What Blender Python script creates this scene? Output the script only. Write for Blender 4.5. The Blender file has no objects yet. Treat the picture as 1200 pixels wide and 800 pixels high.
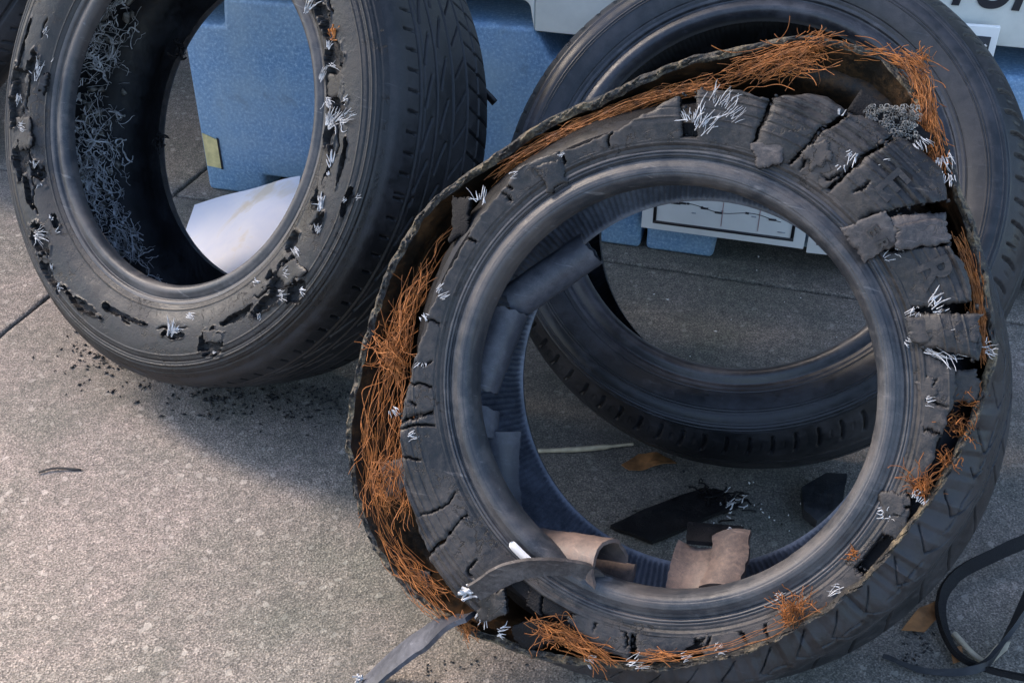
import bpy, math, random
import numpy as np
from mathutils import Matrix, Vector

D2R = math.radians
random.seed(11)
rng = np.random.default_rng(11)
SC = bpy.context.scene
COL = SC.collection

# ------------------------------------------------------------------ camera, sky, sun, exposure
CAM_H, CAM_PITCH, CAM_F = 1.0999, 0.63361, 1400.0      # metres, radians, focal length in pixels of a 1200 px wide picture
cd = bpy.data.cameras.new('camera')
cam = bpy.data.objects.new('camera', cd)
COL.objects.link(cam)
cam.location = (0, 0, CAM_H)
cam.rotation_euler = (math.pi / 2 - CAM_PITCH, 0, 0)
cd.sensor_width = 36.0
cd.lens = CAM_F / 1200.0 * 36.0
cd.clip_start = 0.02
cd.clip_end = 500.0
SC.camera = cam

SUN_EL, SUN_AZ = D2R(40), D2R(-49.7)     # azimuth clockwise from +Y: beyond the added sun blocker, to the left
w = bpy.data.worlds.new('World')
SC.world = w
w.use_nodes = True
nt = w.node_tree
sky = nt.nodes.new('ShaderNodeTexSky')
sky.sky_type = 'NISHITA'
sky.sun_disc = False
sky.sun_elevation = SUN_EL
sky.sun_rotation = SUN_AZ
sky.air_density = 1.0
sky.dust_density = 2.0
bg = nt.nodes['Background']
bg.inputs['Strength'].default_value = 0.15
nt.links.new(sky.outputs['Color'], bg.inputs['Color'])

sd = bpy.data.lights.new('sun', 'SUN')
sd.energy = 3.0
sd.angle = D2R(26)
sd.color = (1.0, 0.83, 0.68)
sun = bpy.data.objects.new('sun', sd)
COL.objects.link(sun)
dirv = Vector((math.sin(SUN_AZ) * math.cos(SUN_EL), math.cos(SUN_AZ) * math.cos(SUN_EL), math.sin(SUN_EL)))
sun.rotation_euler = dirv.to_track_quat('Z', 'Y').to_euler()
sun.location = (-3, 4, 4)

SC.view_settings.view_transform = 'Standard'
SC.view_settings.look = 'None'
SC.view_settings.gamma = 1.0
SC.view_settings.use_curve_mapping = False
SC.view_settings.exposure = 1.85

# ------------------------------------------------------------------ picture rays to real points
CO = np.array([0, 0, CAM_H])
_c, _s = math.cos(CAM_PITCH), math.sin(CAM_PITCH)
_F = np.array([0, _c, -_s]); _U = np.array([0, _s, _c]); _X = np.array([1.0, 0, 0])


def ray(px):
    return _F + _X * (px[0] - 600) / CAM_F + _U * (400 - px[1]) / CAM_F


def on_ground(px, z=0.0):
    d = ray(px)
    return CO + d * ((z - CAM_H) / d[2])


# ------------------------------------------------------------------ helpers: noise, meshes, materials
def _hash(ix, iy, iz, seed):
    h = (ix.astype(np.int64) * 374761393 + iy.astype(np.int64) * 668265263 + iz.astype(np.int64) * 2147483647 + seed * 974634533) & 0xffffffff
    h = ((h ^ (h >> 13)) * 1274126177) & 0xffffffff
    h = h ^ (h >> 16)
    return (h & 0xffff) / 65535.0


def vnoise(P, scale, seed=0, octv=3):
    P = np.asarray(P, float) * scale
    out = 0; amp = 1; tot = 0
    for o in range(octv):
        Q = P * (2 ** o) + 17.3 * o
        i = np.floor(Q); f = Q - i; f = f * f * (3 - 2 * f)
        x, y, z = i[..., 0], i[..., 1], i[..., 2]
        v = 0
        for dx in (0, 1):
            for dy in (0, 1):
                for dz in (0, 1):
                    wgt = (f[..., 0] if dx else 1 - f[..., 0]) * (f[..., 1] if dy else 1 - f[..., 1]) * (f[..., 2] if dz else 1 - f[..., 2])
                    v = v + wgt * _hash(x + dx, y + dy, z + dz, seed + o)
        out = out + amp * (v * 2 - 1); tot += amp; amp *= 0.5
    return out / tot


def n1(x, scale, seed=0, octv=3):
    x = np.asarray(x, float)
    return vnoise(np.stack([x, 0 * x + 3.1, 0 * x + 1.7], -1), scale, seed, octv)


def sstep(a, b, x):
    t = np.clip((x - a) / (b - a), 0, 1)
    return t * t * (3 - 2 * t)


def spl(pts, n):
    """Catmull-Rom through pts, resampled to n points of about equal length."""
    P = np.asarray(pts, float)
    E = np.vstack([2 * P[0] - P[1], P, 2 * P[-1] - P[-2]])
    out = []
    for i in range(len(P) - 1):
        p0, p1, p2, p3 = E[i], E[i + 1], E[i + 2], E[i + 3]
        for t in np.linspace(0, 1, 24, endpoint=False):
            out.append(0.5 * ((2 * p1) + (-p0 + p2) * t + (2 * p0 - 5 * p1 + 4 * p2 - p3) * t * t + (-p0 + 3 * p1 - 3 * p2 + p3) * t ** 3))
    out.append(P[-1])
    out = np.array(out)
    d = np.r_[0, np.cumsum(np.linalg.norm(np.diff(out, axis=0), axis=1))]
    s = np.linspace(0, d[-1], n)
    return np.stack([np.interp(s, d, out[:, k]) for k in range(out.shape[1])], -1)


def gridF(nu, nv, wrap=False, flip=False, off=0):
    """quads of a vertex grid stored u-major."""
    iu = np.arange(nu if wrap else nu - 1)
    jv = np.arange(nv - 1)
    I, J = np.meshgrid(iu, jv, indexing='ij')
    I2 = (I + 1) % nu
    q = np.stack([I * nv + J, I2 * nv + J, I2 * nv + J + 1, I * nv + J + 1], -1).reshape(-1, 4)
    if flip:
        q = q[:, ::-1]
    return q + off


def mesh(name, V, faces, mats, parent=None, smooth=True, midx=None, basis=None):
    """faces: list of int arrays (k,3) / (k,4). Links one mesh object."""
    me = bpy.data.meshes.new(name)
    V = np.asarray(V, np.float32)
    if not isinstance(faces, list):
        faces = [faces]
    faces = [np.asarray(f, np.int32) for f in faces if len(f)]
    nl = sum(f.size for f in faces); npoly = sum(len(f) for f in faces)
    me.vertices.add(len(V)); me.vertices.foreach_set('co', V.ravel())
    me.loops.add(nl); me.polygons.add(npoly)
    me.loops.foreach_set('vertex_index', np.concatenate([f.ravel() for f in faces]))
    starts, off = [], 0
    for f in faces:
        starts.append(off + np.arange(len(f)) * f.shape[1]); off += f.size
    me.polygons.foreach_set('loop_start', np.concatenate(starts).astype(np.int32))
    if smooth:
        me.polygons.foreach_set('use_smooth', np.ones(npoly, bool))
    if midx is not None:
        me.polygons.foreach_set('material_index', np.asarray(midx, np.int32))
    me.update(calc_edges=True)
    me.validate()
    for m in (mats if isinstance(mats, (list, tuple)) else [mats]):
        me.materials.append(m)
    ob = bpy.data.objects.new(name, me)
    COL.objects.link(ob)
    if parent is not None:
        ob.parent = parent
    if basis is not None:
        ob.matrix_basis = basis
    return ob


def tag(o, label=None, cat=None, group=None, kind=None):
    if label: o['label'] = label
    if cat: o['category'] = cat
    if group: o['group'] = group
    if kind: o['kind'] = kind
    return o


def empty(name, loc):
    o = bpy.data.objects.new(name, None)
    COL.objects.link(o)
    o.location = loc
    o.empty_display_size = 0.1
    return o


def autosmooth(o, ang=35):
    me = o.data
    me.set_sharp_from_angle(angle=D2R(ang))
    return o


def box_arrays(cx, cy, cz, sx, sy, sz):
    v = np.array([(x, y, z) for x in (-.5, .5) for y in (-.5, .5) for z in (-.5, .5)], float) * (sx, sy, sz) + (cx, cy, cz)
    f = np.array([(0, 1, 3, 2), (4, 6, 7, 5), (0, 4, 5, 1), (2, 3, 7, 6), (0, 2, 6, 4), (1, 5, 7, 3)])
    return v, f


def join_arrays(lst):
    V, Fs, o = [], {}, 0
    for v, f in lst:
        fl = f if isinstance(f, list) else [f]
        V.append(np.asarray(v, float))
        for q in fl:
            q = np.asarray(q)
            Fs.setdefault(q.shape[1], []).append(q + o)
        o += len(v)
    return np.vstack(V), [np.vstack(x) for x in Fs.values()]


def tube(path, rad, sides=4, cap=True):
    """tube along a polyline; rad scalar or per-point."""
    P = np.asarray(path, float); n = len(P)
    T = np.gradient(P, axis=0); T /= np.linalg.norm(T, axis=1)[:, None] + 1e-12
    ref = np.array([0.31, 0.52, 0.8])
    A = np.cross(T, ref); A /= np.linalg.norm(A, axis=1)[:, None] + 1e-12
    B = np.cross(T, A)
    r = np.broadcast_to(np.asarray(rad, float), (n,))
    a = np.arange(sides) / sides * 2 * math.pi
    V = P[:, None, :] + r[:, None, None] * (np.cos(a)[None, :, None] * A[:, None, :] + np.sin(a)[None, :, None] * B[:, None, :])
    I, J = np.meshgrid(np.arange(n - 1), np.arange(sides), indexing='ij')
    J2 = (J + 1) % sides
    F = np.stack([I * sides + J, I * sides + J2, (I + 1) * sides + J2, (I + 1) * sides + J], -1).reshape(-1, 4)
    return V.reshape(-1, 3), F


def ribbon(path, side, width, thick, jag=0.0, seed=0, sub=48, nw=6, curl=0.0):
    """flat strip along path; side: vectors across it (per key point); closed solid with ragged long edges."""
    P = spl(path, sub); S = spl(side, sub)
    T = np.gradient(P, axis=0); T /= np.linalg.norm(T, axis=1)[:, None]
    S = S - T * (S * T).sum(1)[:, None]; S /= np.linalg.norm(S, axis=1)[:, None]
    N = np.cross(T, S)
    wd = spl(np.stack([np.asarray(width, float)] * 1, -1) if np.ndim(width) else np.array([[width]] * len(path)), sub)[:, 0]
    t = np.linspace(-.5, .5, nw)
    k = np.arange(sub) / sub
    jl = jag * n1(k * 10, 2.2, seed); jr = jag * n1(k * 10, 2.2, seed + 9)
    off = wd[:, None] * t[None, :] + np.where(t[None, :] < 0, -1, 1) * np.abs(t[None, :] * 2) * np.where(t[None, :] < 0, jl[:, None], jr[:, None])
    bow = curl * (1 - (2 * t) ** 2)
    Vt = P[:, None] + S[:, None] * off[..., None] + N[:, None] * (bow[None, :, None])
    Vb = Vt - N[:, None] * thick
    nV = sub * nw
    F = [gridF(sub, nw), gridF(sub, nw, flip=True, off=nV)]
    i = np.arange(sub - 1)
    for j, fl in ((0, False), (nw - 1, True)):
        q = np.stack([i * nw + j, i * nw + j + nV, (i + 1) * nw + j + nV, (i + 1) * nw + j], -1)
        F.append(q[:, ::-1] if fl else q)
    j = np.arange(nw - 1)
    for i0, fl in ((0, True), (sub - 1, False)):
        q = np.stack([i0 * nw + j, i0 * nw + j + nV, i0 * nw + j + 1 + nV, i0 * nw + j + 1], -1)
        F.append(q[:, ::-1] if fl else q)
    return np.vstack([Vt.reshape(-1, 3), Vb.reshape(-1, 3)]), [np.vstack(F)]


class Mat:
    """tiny node builder"""
    def __init__(s, name):
        s.m = bpy.data.materials.new(name); s.m.use_nodes = True
        s.t = s.m.node_tree; s.b = s.t.nodes['Principled BSDF']
        s.tc = s.t.nodes.new('ShaderNodeTexCoord')

    def n(s, typ, **kw):
        nd = s.t.nodes.new(typ)
        for k, v in kw.items():
            if k.startswith('_'):
                setattr(nd, k[1:], v)
            else:
                nd.inputs[k.replace('__', ' ')].default_value = v
        return nd

    def l(s, a, b): s.t.links.new(a, b)

    def noise(s, scale, detail=4, rough=.55, coord=None, dist=0.0):
        nd = s.n('ShaderNodeTexNoise', Scale=scale, Detail=detail, Roughness=rough, Distortion=dist)
        s.l(coord if coord is not None else s.tc.outputs['Object'], nd.inputs['Vector'])
        return nd.outputs['Fac']

    def ramp(s, fac, stops):
        nd = s.n('ShaderNodeValToRGB'); r = nd.color_ramp
        while len(r.elements) < len(stops): r.elements.new(0.5)
        for e, (p, c) in zip(r.elements, stops):
            e.position = p; e.color = (*c, 1) if len(c) == 3 else c
        s.l(fac, nd.inputs['Fac'])
        return nd.outputs['Color']

    def mix(s, fac, a, b, blend='MIX'):
        nd = s.n('ShaderNodeMix', _data_type='RGBA', _blend_type=blend)
        for sock, v in ((nd.inputs[0], fac), (nd.inputs[6], a), (nd.inputs[7], b)):
            if hasattr(v, 'links'): s.l(v, sock)
            else: sock.default_value = v if np.ndim(v) == 0 else ((*v, 1) if len(v) == 3 else v)
        return nd.outputs[2]

    def bump(s, h, strength, dist, prev=None):
        nd = s.n('ShaderNodeBump', Strength=strength, Distance=dist)
        s.l(h, nd.inputs['Height'])
        if prev is not None: s.l(prev, nd.inputs['Normal'])
        return nd.outputs['Normal']


def rubber(name, dark, dust, amount=(.42, .68), rough=(.5, .8), scale=14, bump=.35, spec=.35, scratch=.5, tint=None, cracks=0):
    """black rubber: dusty film in patches, fine speckle, pale scuffs"""
    M = Mat(name)
    a = M.noise(scale, 6, .66); b = M.noise(scale * 9, 5, .65); g = M.noise(700, 3, .65)
    mp = M.n('ShaderNodeMapping'); mp.inputs['Scale'].default_value = (26, 190, 60); mp.inputs['Rotation'].default_value = (0, 0, .7)
    M.l(M.tc.outputs['Object'], mp.inputs['Vector'])
    sc_ = M.noise(1.0, 3, .6, coord=mp.outputs['Vector'], dist=.6)
    f = M.n('ShaderNodeMath', _operation='MULTIPLY_ADD'); M.l(b, f.inputs[0]); f.inputs[1].default_value = .5; M.l(a, f.inputs[2])
    f1 = M.n('ShaderNodeMath', _operation='MULTIPLY_ADD'); M.l(g, f1.inputs[0]); f1.inputs[1].default_value = .30; M.l(f.outputs[0], f1.inputs[2])
    f2 = M.n('ShaderNodeMath', _operation='SUBTRACT'); M.l(f1.outputs[0], f2.inputs[0]); f2.inputs[1].default_value = .40
    fac = M.ramp(f2.outputs[0], [(amount[0], (0, 0, 0)), (amount[1], (1, 1, 1))])
    col = M.mix(fac, dark, dust)
    if tint: col = M.mix(M.ramp(M.noise(4.5, 5, .7), [(.46, (0, 0, 0)), (.64, (.8, .8, .8))]), col, tint)
    if cracks:
        cn = M.noise(42, 5, .62, dist=.35)
        line = M.ramp(cn, [(.482, (0, 0, 0)), (.498, (1, 1, 1)), (.502, (1, 1, 1)), (.518, (0, 0, 0))])
        gate = M.ramp(M.noise(16, 3, .6), [(.48, (0, 0, 0)), (.60, (cracks,) * 3)])
        lm = M.mix(1.0, line, gate, 'MULTIPLY')
        col = M.mix(lm, col, (.004, .004, .004))
    pale = tuple(min(.5, c * 1.9 + .01) for c in dust)
    col = M.mix(M.ramp(sc_, [(.64, (0, 0, 0)), (.76, (scratch,) * 3)]), col, pale)
    M.l(col, M.b.inputs['Base Color'])
    rr = M.n('ShaderNodeMapRange'); M.l(fac, rr.inputs['Value']); rr.inputs['To Min'].default_value = rough[0]; rr.inputs['To Max'].default_value = rough[1]
    M.l(rr.outputs[0], M.b.inputs['Roughness'])
    M.b.inputs['Specular IOR Level'].default_value = spec
    nb = M.bump(b, bump, .0012)
    nb = M.bump(g, bump * .8, .0005, nb)
    if cracks:
        inv = M.n('ShaderNodeInvert'); M.l(lm, inv.inputs['Color']); nb = M.bump(inv.outputs[0], .7, .0012, nb)
    M.l(nb, M.b.inputs['Normal'])
    return M.m


def plain(name, col, rough=.6, var=.25, scale=40, bump=.2, spec=.4, alt=None):
    M = Mat(name)
    a = M.noise(scale, 5, .6)
    lo = tuple(c * (1 - var) for c in col); hi = alt if alt else tuple(min(1, c * (1 + var)) for c in col)
    M.l(M.ramp(a, [(.3, lo), (.7, hi)]), M.b.inputs['Base Color'])
    M.b.inputs['Roughness'].default_value = rough
    M.b.inputs['Specular IOR Level'].default_value = spec
    if bump: M.l(M.bump(a, bump, .002), M.b.inputs['Normal'])
    return M.m


M_SIDE = rubber('rubber_sidewall_dusty', (.008, .008, .009), (.056, .049, .046), amount=(.41, .72), bump=.65, rough=(.45, .78), spec=.42, cracks=.9)
M_SIDE_L = rubber('rubber_sidewall_black', (.006, .006, .007), (.025, .024, .026), amount=(.42, .76), bump=.65, rough=(.42, .75), spec=.4, cracks=.9)
M_GASH = rubber('rubber_torn_ply', (.004, .004, .005), (.034, .031, .030), scale=70, bump=1.0, rough=(.5, .8), scratch=.4)
M_KNIT = plain('knitted_ply_grey', (.09, .088, .084), .8, .6, 120, 0, alt=(.30, .29, .27))
M_SIDE_R = rubber('rubber_sidewall_smooth', (.008, .010, .013), (.030, .033, .042), scale=9, bump=.25, rough=(.40, .66), spec=.42, scratch=.4)
M_TREAD = rubber('rubber_tread', (.006, .007, .009), (.028, .028, .032), scale=10, bump=.5, rough=(.44, .72), spec=.42, scratch=.35)
M_DARK = rubber('rubber_fresh_tear', (.003, .003, .004), (.011, .010, .011), scale=60, bump=.9, rough=(.55, .85), spec=.22, scratch=.15)
M_LINER = rubber('rubber_inner_liner', (.004, .0045, .006), (.016, .018, .024), scale=18, bump=.3, scratch=.1)
M_RIBBED = rubber('rubber_ribbed_liner', (.085, .094, .118), (.20, .217, .265), scale=10, bump=.2, rough=(.38, .55), scratch=.2)
M_BEAD = rubber('rubber_bead_polished', (.024, .027, .033), (.088, .086, .088), scale=8, bump=.34, rough=(.44, .66), spec=.42, scratch=.6, tint=(.070, .060, .056))
M_BEAD_R = rubber('rubber_bead_dark', (.012, .014, .019), (.044, .048, .060), scale=8, bump=.25, rough=(.34, .55), spec=.5, scratch=.35)
M_FLAP = rubber('rubber_liner_flap', (.034, .038, .050), (.080, .085, .104), scale=12, bump=.25, rough=(.42, .6))
M_FLAP_P = rubber('rubber_liner_flap_brown', (.085, .066, .060), (.185, .130, .104), scale=20, bump=.35, rough=(.42, .65))
M_PALE = rubber('rubber_pale_scuffed', (.036, .033, .034), (.105, .092, .087), scale=20, bump=.5, cracks=.5)
M_RUSTBAND = rubber('rubber_rust_stained', (.012, .009, .006), (.105, .050, .016), scale=16, amount=(.45, .8), bump=.8, scratch=0)
M_EDGE = rubber('rubber_torn_edge', (.022, .021, .020), (.23, .18, .11), scale=40, amount=(.48, .74), bump=1.0)
M_CORD = plain('rusty_steel_cord', (.16, .048, .011), .6, .66, 90, 0, .4, alt=(.47, .165, .038))
M_WHITE = plain('white_nylon_thread', (.26, .26, .27), .6, .3, 160, 0, alt=(.66, .66, .67))
M_GREYTHREAD = plain('grey_frayed_thread', (.50, .51, .54), .7, .7, 60, 0)
M_LABEL = plain('white_label_plastic', (.72, .70, .68), .4, .06, 60, 0)
M_BLACKPRINT = plain('black_print', (.018, .019, .026), .5, .1, 30, 0)
M_REDPRINT = plain('red_print', (.42, .16, .17), .5, .1, 30, 0)
M_GREYPRINT = plain('grey_print', (.33, .36, .40), .5, .1, 30, 0)
M_SIGN = plain('white_sign_board', (.76, .77, .76), .4, .06, 14, 0)
M_YELLOW = plain('faded_yellow_sticker', (.66, .56, .27), .55, .25, 60, 0)
M_LEAF = plain('dry_leaf_brown', (.22, .10, .035), .7, .45, 70, .4)
M_STRAW = plain('pale_straw', (.42, .36, .26), .7, .3, 60, .3)
M_CRUMB = plain('black_rubber_crumb', (.018, .018, .02), .8, .4, 80, 0)

M = Mat('blue_plastic')
sp = M.noise(190, 3, .75); big = M.noise(6, 5, .6); mid = M.noise(40, 4, .6)
colr = M.ramp(sp, [(.36, (.095, .20, .36)), (.54, (.165, .31, .50)), (.68, (.38, .52, .66))])
colr = M.mix(M.ramp(big, [(.38, (0, 0, 0)), (.70, (.75, .75, .75))]), colr, (.30, .40, .47))
gri = M.noise(14, 6, .7, dist=.5)
colr = M.mix(M.ramp(gri, [(.58, (0, 0, 0)), (.74, (.5, .5, .5))]), colr, (.10, .13, .15))
M.l(colr, M.b.inputs['Base Color']); M.b.inputs['Roughness'].default_value = .5
M.l(M.bump(mid, .25, .003, M.bump(sp, .2, .0008)), M.b.inputs['Normal'])
M_BLUE = M.m

M = Mat('white_plastic')
big = M.noise(5, 6, .65); sp = M.noise(120, 3, .6)
colr = M.ramp(big, [(.35, (.56, .58, .55)), (.6, (.74, .75, .70)), (.75, (.62, .56, .44))])
M.l(colr, M.b.inputs['Base Color']); M.b.inputs['Roughness'].default_value = .5
M.l(M.bump(sp, .15, .001), M.b.inputs['Normal'])
M_WPLASTIC = M.m

M = Mat('lavender_sheet')
a = M.noise(7, 4, .6, dist=.8)
colr = M.ramp(a, [(.40, (.66, .67, .76)), (.58, (.74, .73, .78)), (.68, (.66, .58, .48))])
M.l(colr, M.b.inputs['Base Color']); M.b.inputs['Roughness'].default_value = .35
M_SHEET = M.m

# concrete: cement paste full of fine light and dark grains, worn, with stains and painted-in shade patches
M = Mat('concrete')
P = M.tc.outputs['Object']
fine = M.noise(430, 3, .62); med = M.noise(60, 5, .65); big = M.noise(2.2, 6, .62); stain = M.noise(4.5, 7, .70, dist=.6)
vor = M.n('ShaderNodeTexVoronoi', Scale=420.0); M.l(P, vor.inputs['Vector'])
vor2 = M.n('ShaderNodeTexVoronoi', Scale=150.0); M.l(P, vor2.inputs['Vector'])
colr = M.ramp(fine, [(.33, (.105, .092, .085)), (.5, (.232, .206, .189)), (.68, (.43, .39, .36))])
grain = M.ramp(vor.outputs['Color'], [(.2, (.62, .62, .63)), (.5, (.98, .98, .98)), (.85, (1.5, 1.46, 1.42))])
colr = M.mix(.8, colr, grain, 'MULTIPLY')
colr = M.mix(M.ramp(vor2.outputs['Color'], [(.84, (0, 0, 0)), (.90, (.55, .55, .55))]), colr, (.52, .48, .44))
colr = M.mix(1.0, colr, M.ramp(med, [(.3, (.70, .70, .70)), (.7, (1.22, 1.20, 1.18))]), 'MULTIPLY')
colr = M.mix(1.0, colr, M.ramp(big, [(.36, (.66, .72, .66)), (.60, (1.08, 1.03, 1.0))]), 'MULTIPLY')
colr = M.mix(M.ramp(stain, [(.50, (0, 0, 0)), (.72, (.62, .62, .62))]), colr, (.066, .074, .060))
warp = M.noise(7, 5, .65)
for (sx, sy, rad, amt) in ((-.30, 1.30, .34, .28), (.30, 1.46, .40, .65), (-.75, 1.75, .30, .35), (.62, .88, .22, .5), (.12, 1.08, .16, .35)):  # dark patches under and between the tyres: part stain, part shade painted in
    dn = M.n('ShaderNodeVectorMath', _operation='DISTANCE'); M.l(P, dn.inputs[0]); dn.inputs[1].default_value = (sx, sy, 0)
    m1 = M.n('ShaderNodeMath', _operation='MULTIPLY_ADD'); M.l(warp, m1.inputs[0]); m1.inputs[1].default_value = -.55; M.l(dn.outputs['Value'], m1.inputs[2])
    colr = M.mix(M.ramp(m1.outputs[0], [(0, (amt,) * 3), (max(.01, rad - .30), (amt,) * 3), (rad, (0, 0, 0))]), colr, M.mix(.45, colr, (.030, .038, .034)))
pit = M.noise(130, 3, .6)
colr = M.mix(M.ramp(pit, [(.68, (0, 0, 0)), (.74, (.7, .7, .7))]), colr, (.05, .047, .043))
M.l(colr, M.b.inputs['Base Color'])
M.b.inputs['Roughness'].default_value = .88
M.b.inputs['Specular IOR Level'].default_value = .25
nb = M.bump(med, .35, .004)
nb = M.bump(fine, .6, .0016, nb)
nb = M.bump(vor.outputs['Distance'], .5, .0012, nb)
M.l(nb, M.b.inputs['Normal'])
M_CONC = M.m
M_JOINT = plain('dirt_in_joints', (.035, .032, .026), .95, .4, 60, .5)

# ------------------------------------------------------------------ ground: slabs with open joints
g0 = mesh('ground', np.array([(-60, -20, -.014), (60, -20, -.014), (60, 200, -.014), (-60, 200, -.014)]), np.array([(0, 1, 2, 3)]), M_JOINT, smooth=False)
tag(g0, 'dirt bed showing in the joints under the concrete slabs', None, kind='structure')
JC = np.array([-.632, 1.960])                             # where the two joints cross
da = np.array([.3553, .9347]); db = np.array([.9613, -.2757])
gap = .0035


def slab(a0, a1, b0, b1):
    """concrete slab between distances a (along the first joint) and b (along the second), rough worn arris."""
    n = 90
    def line(p, q):
        t = np.linspace(0, 1, n, endpoint=False)[:, None]
        return p + (q - p) * (np.sign(t - .5) * np.abs(2 * t - 1) ** 2.2 * .5 + .5 if False else t)
    c = [JC + da * a + db * b for a, b in ((a0, b0), (a0, b1), (a1, b1), (a1, b0))]
    pts = np.vstack([line(c[i], c[(i + 1) % 4]) for i in range(4)])
    return c


def slab_obj(a0, a1, b0, b1):
    # grid densified near the joints so that the worn edge can wander
    def axis(v0, v1):
        s = np.array([0, .001, .003, .006, .012])
        near0 = abs(v0) < .1
        core = np.concatenate([np.linspace(0, 1, 100) ** 2.0]) * (abs(v1 - v0) - .012) + .012
        d = np.concatenate([s[:-1], core])
        return v0 + d if near0 else v1 - d[::-1]
    A = axis(a0, a1); B = axis(b0, b1)
    AA, BB = np.meshgrid(A, B, indexing='ij')
    P = JC[None, None] + AA[..., None] * da + BB[..., None] * db
    P3 = np.dstack([P, np.zeros(P.shape[:2])])
    ja = AA - (a0 if abs(a0) < .1 else a1); jb = BB - (b0 if abs(b0) < .1 else b1)
    ea, eb = np.abs(ja), np.abs(jb)
    wob = .0022 * vnoise(P3 * [1, 1, 0] + [0, 0, 1], 55, 3, 3) + .0018
    # move the border inwards by a wandering amount
    sa = 1 if abs(a0) < .1 else -1; sb = 1 if abs(b0) < .1 else -1
    P3[..., :2] += (np.exp(-ea / .004) * wob * sa)[..., None] * da + (np.exp(-eb / .004) * wob * sb)[..., None] * db
    e = np.minimum(ea, eb)
    P3[..., 2] -= .0035 * np.exp(-e / .0022) * (1 + .6 * vnoise(P3 + [0, 0, 2], 90, 5, 2))
    nA, nB = len(A), len(B)
    V = P3.reshape(-1, 3)
    top = gridF(nA, nB)
    # skirts on the two joint sides
    i0 = 0 if sa > 0 else nA - 1; j0 = 0 if sb > 0 else nB - 1
    ra = i0 * nB + np.arange(nB); rb = np.arange(nA) * nB + j0
    Va = V[ra] - [0, 0, .03]; Vb = V[rb] - [0, 0, .03]
    o1 = len(V); o2 = o1 + len(Va)
    k = np.arange(nB - 1); q1 = np.stack([ra[k], ra[k + 1], o1 + k + 1, o1 + k], -1)
    k = np.arange(nA - 1); q2 = np.stack([rb[k], rb[k + 1], o2 + k + 1, o2 + k], -1)
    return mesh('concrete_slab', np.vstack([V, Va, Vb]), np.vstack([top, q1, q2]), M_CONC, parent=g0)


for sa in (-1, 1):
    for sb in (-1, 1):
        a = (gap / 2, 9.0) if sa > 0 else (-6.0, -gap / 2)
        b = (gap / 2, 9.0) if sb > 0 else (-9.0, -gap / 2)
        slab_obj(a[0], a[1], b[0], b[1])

# ------------------------------------------------------------------ sun blocker added behind the barriers to put the tyres in shade
WM = Matrix.Translation((-3.2, 3.44, 0)) @ Matrix.Rotation(D2R(-14.9), 4, 'Z')
shade_wall = mesh('shade_wall', *join_arrays([box_arrays(2.9, .15, 2.0, 5.8, .3, 4.2)]), plain('shade_wall_brown', (.085, .072, .060), .9, .3, 6, .3), smooth=False, basis=WM)
tag(shade_wall, 'added brown sun blocker behind the row of barriers', 'shade_wall')
v, f = box_arrays(2.9, -.012, .06, 5.8, .02, .12)
mesh('shade_wall_foot', v, f, plain('shade_wall_foot_dark', (.04, .038, .035), .9, .3, 8, .3), shade_wall, smooth=False)

# ------------------------------------------------------------------ barriers and signs
BA = np.array([-.5696, 1.9795, 0.0]); BANG = D2R(-14.9)
BM = Matrix.Translation(BA.tolist()) @ Matrix.Rotation(BANG, 4, 'Z')     # local x along the front, y away from the viewer


def extrude_outline(outline, d0, d1, bev, mats, name, parent=None, basis=None):
    """an x-z outline (counter-clockwise seen from the viewer) given real depth and rounded front and back edges."""
    import bmesh
    bm = bmesh.new()
    vs = [bm.verts.new((x, d0, z)) for x, z in outline]
    f = bm.faces.new(vs)
    r = bmesh.ops.extrude_face_region(bm, geom=[f])
    bmesh.ops.translate(bm, vec=(0, d1 - d0, 0), verts=[e for e in r['geom'] if isinstance(e, bmesh.types.BMVert)])
    bmesh.ops.recalc_face_normals(bm, faces=bm.faces)
    if bev > 0:
        bmesh.ops.bevel(bm, geom=list(bm.edges), offset=bev, segments=4, profile=.5, affect='EDGES', clamp_overlap=True)
    bmesh.ops.triangulate(bm, faces=[q for q in bm.faces if len(q.verts) > 4])
    me = bpy.data.meshes.new(name); bm.to_mesh(me); bm.free()
    for p in me.polygons: p.use_smooth = True
    for m in (mats if isinstance(mats, list) else [mats]): me.materials.append(m)
    ob = bpy.data.objects.new(name, me); COL.objects.link(ob)
    if parent is not None: ob.parent = parent
    if basis is not None: ob.matrix_basis = basis
    autosmooth(ob, 30)
    return ob


def rnd(x, z, rad, a0, a1, n=5):
    return [(x + rad * math.cos(D2R(a)), z + rad * math.sin(D2R(a))) for a in np.linspace(a0, a1, n)]


blue_outline = ([(0, 0), (.116, 0)] + [(.120, .044), (.695, .044)] + [(.705, 0), (.819, 0), (.819, .326), (.655, .326), (.628, .378)]
                + [(.086, .378), (.080, .326), (0, .326)])
white_outline = ([(.628, .376), (.900, .376), (.912, .412)] + rnd(.930, .410, .014, 180, 90) + rnd(1.436, .410, .014, 90, 0) + [(1.456, .376), (1.456, .84), (.628, .84)])
B_LABEL = ['blue plastic barrier block with a yellow sticker on its lower left corner',
           'blue plastic barrier block behind the white sign boards, its foot showing below']
W_LABEL = ['white plastic barrier section stacked on the blue block, rounded notch in its underside',
           'white plastic barrier section with bold black lettering stacked on the blue block']
for i in range(2):
    b = extrude_outline(blue_outline, 0, .26, .009, M_BLUE, 'plastic_barrier')
    b.matrix_basis = BM @ Matrix.Translation((i * .829, 0, 0))
    tag(b, B_LABEL[i], 'barrier', 'blue plastic barrier blocks in a row')
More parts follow.
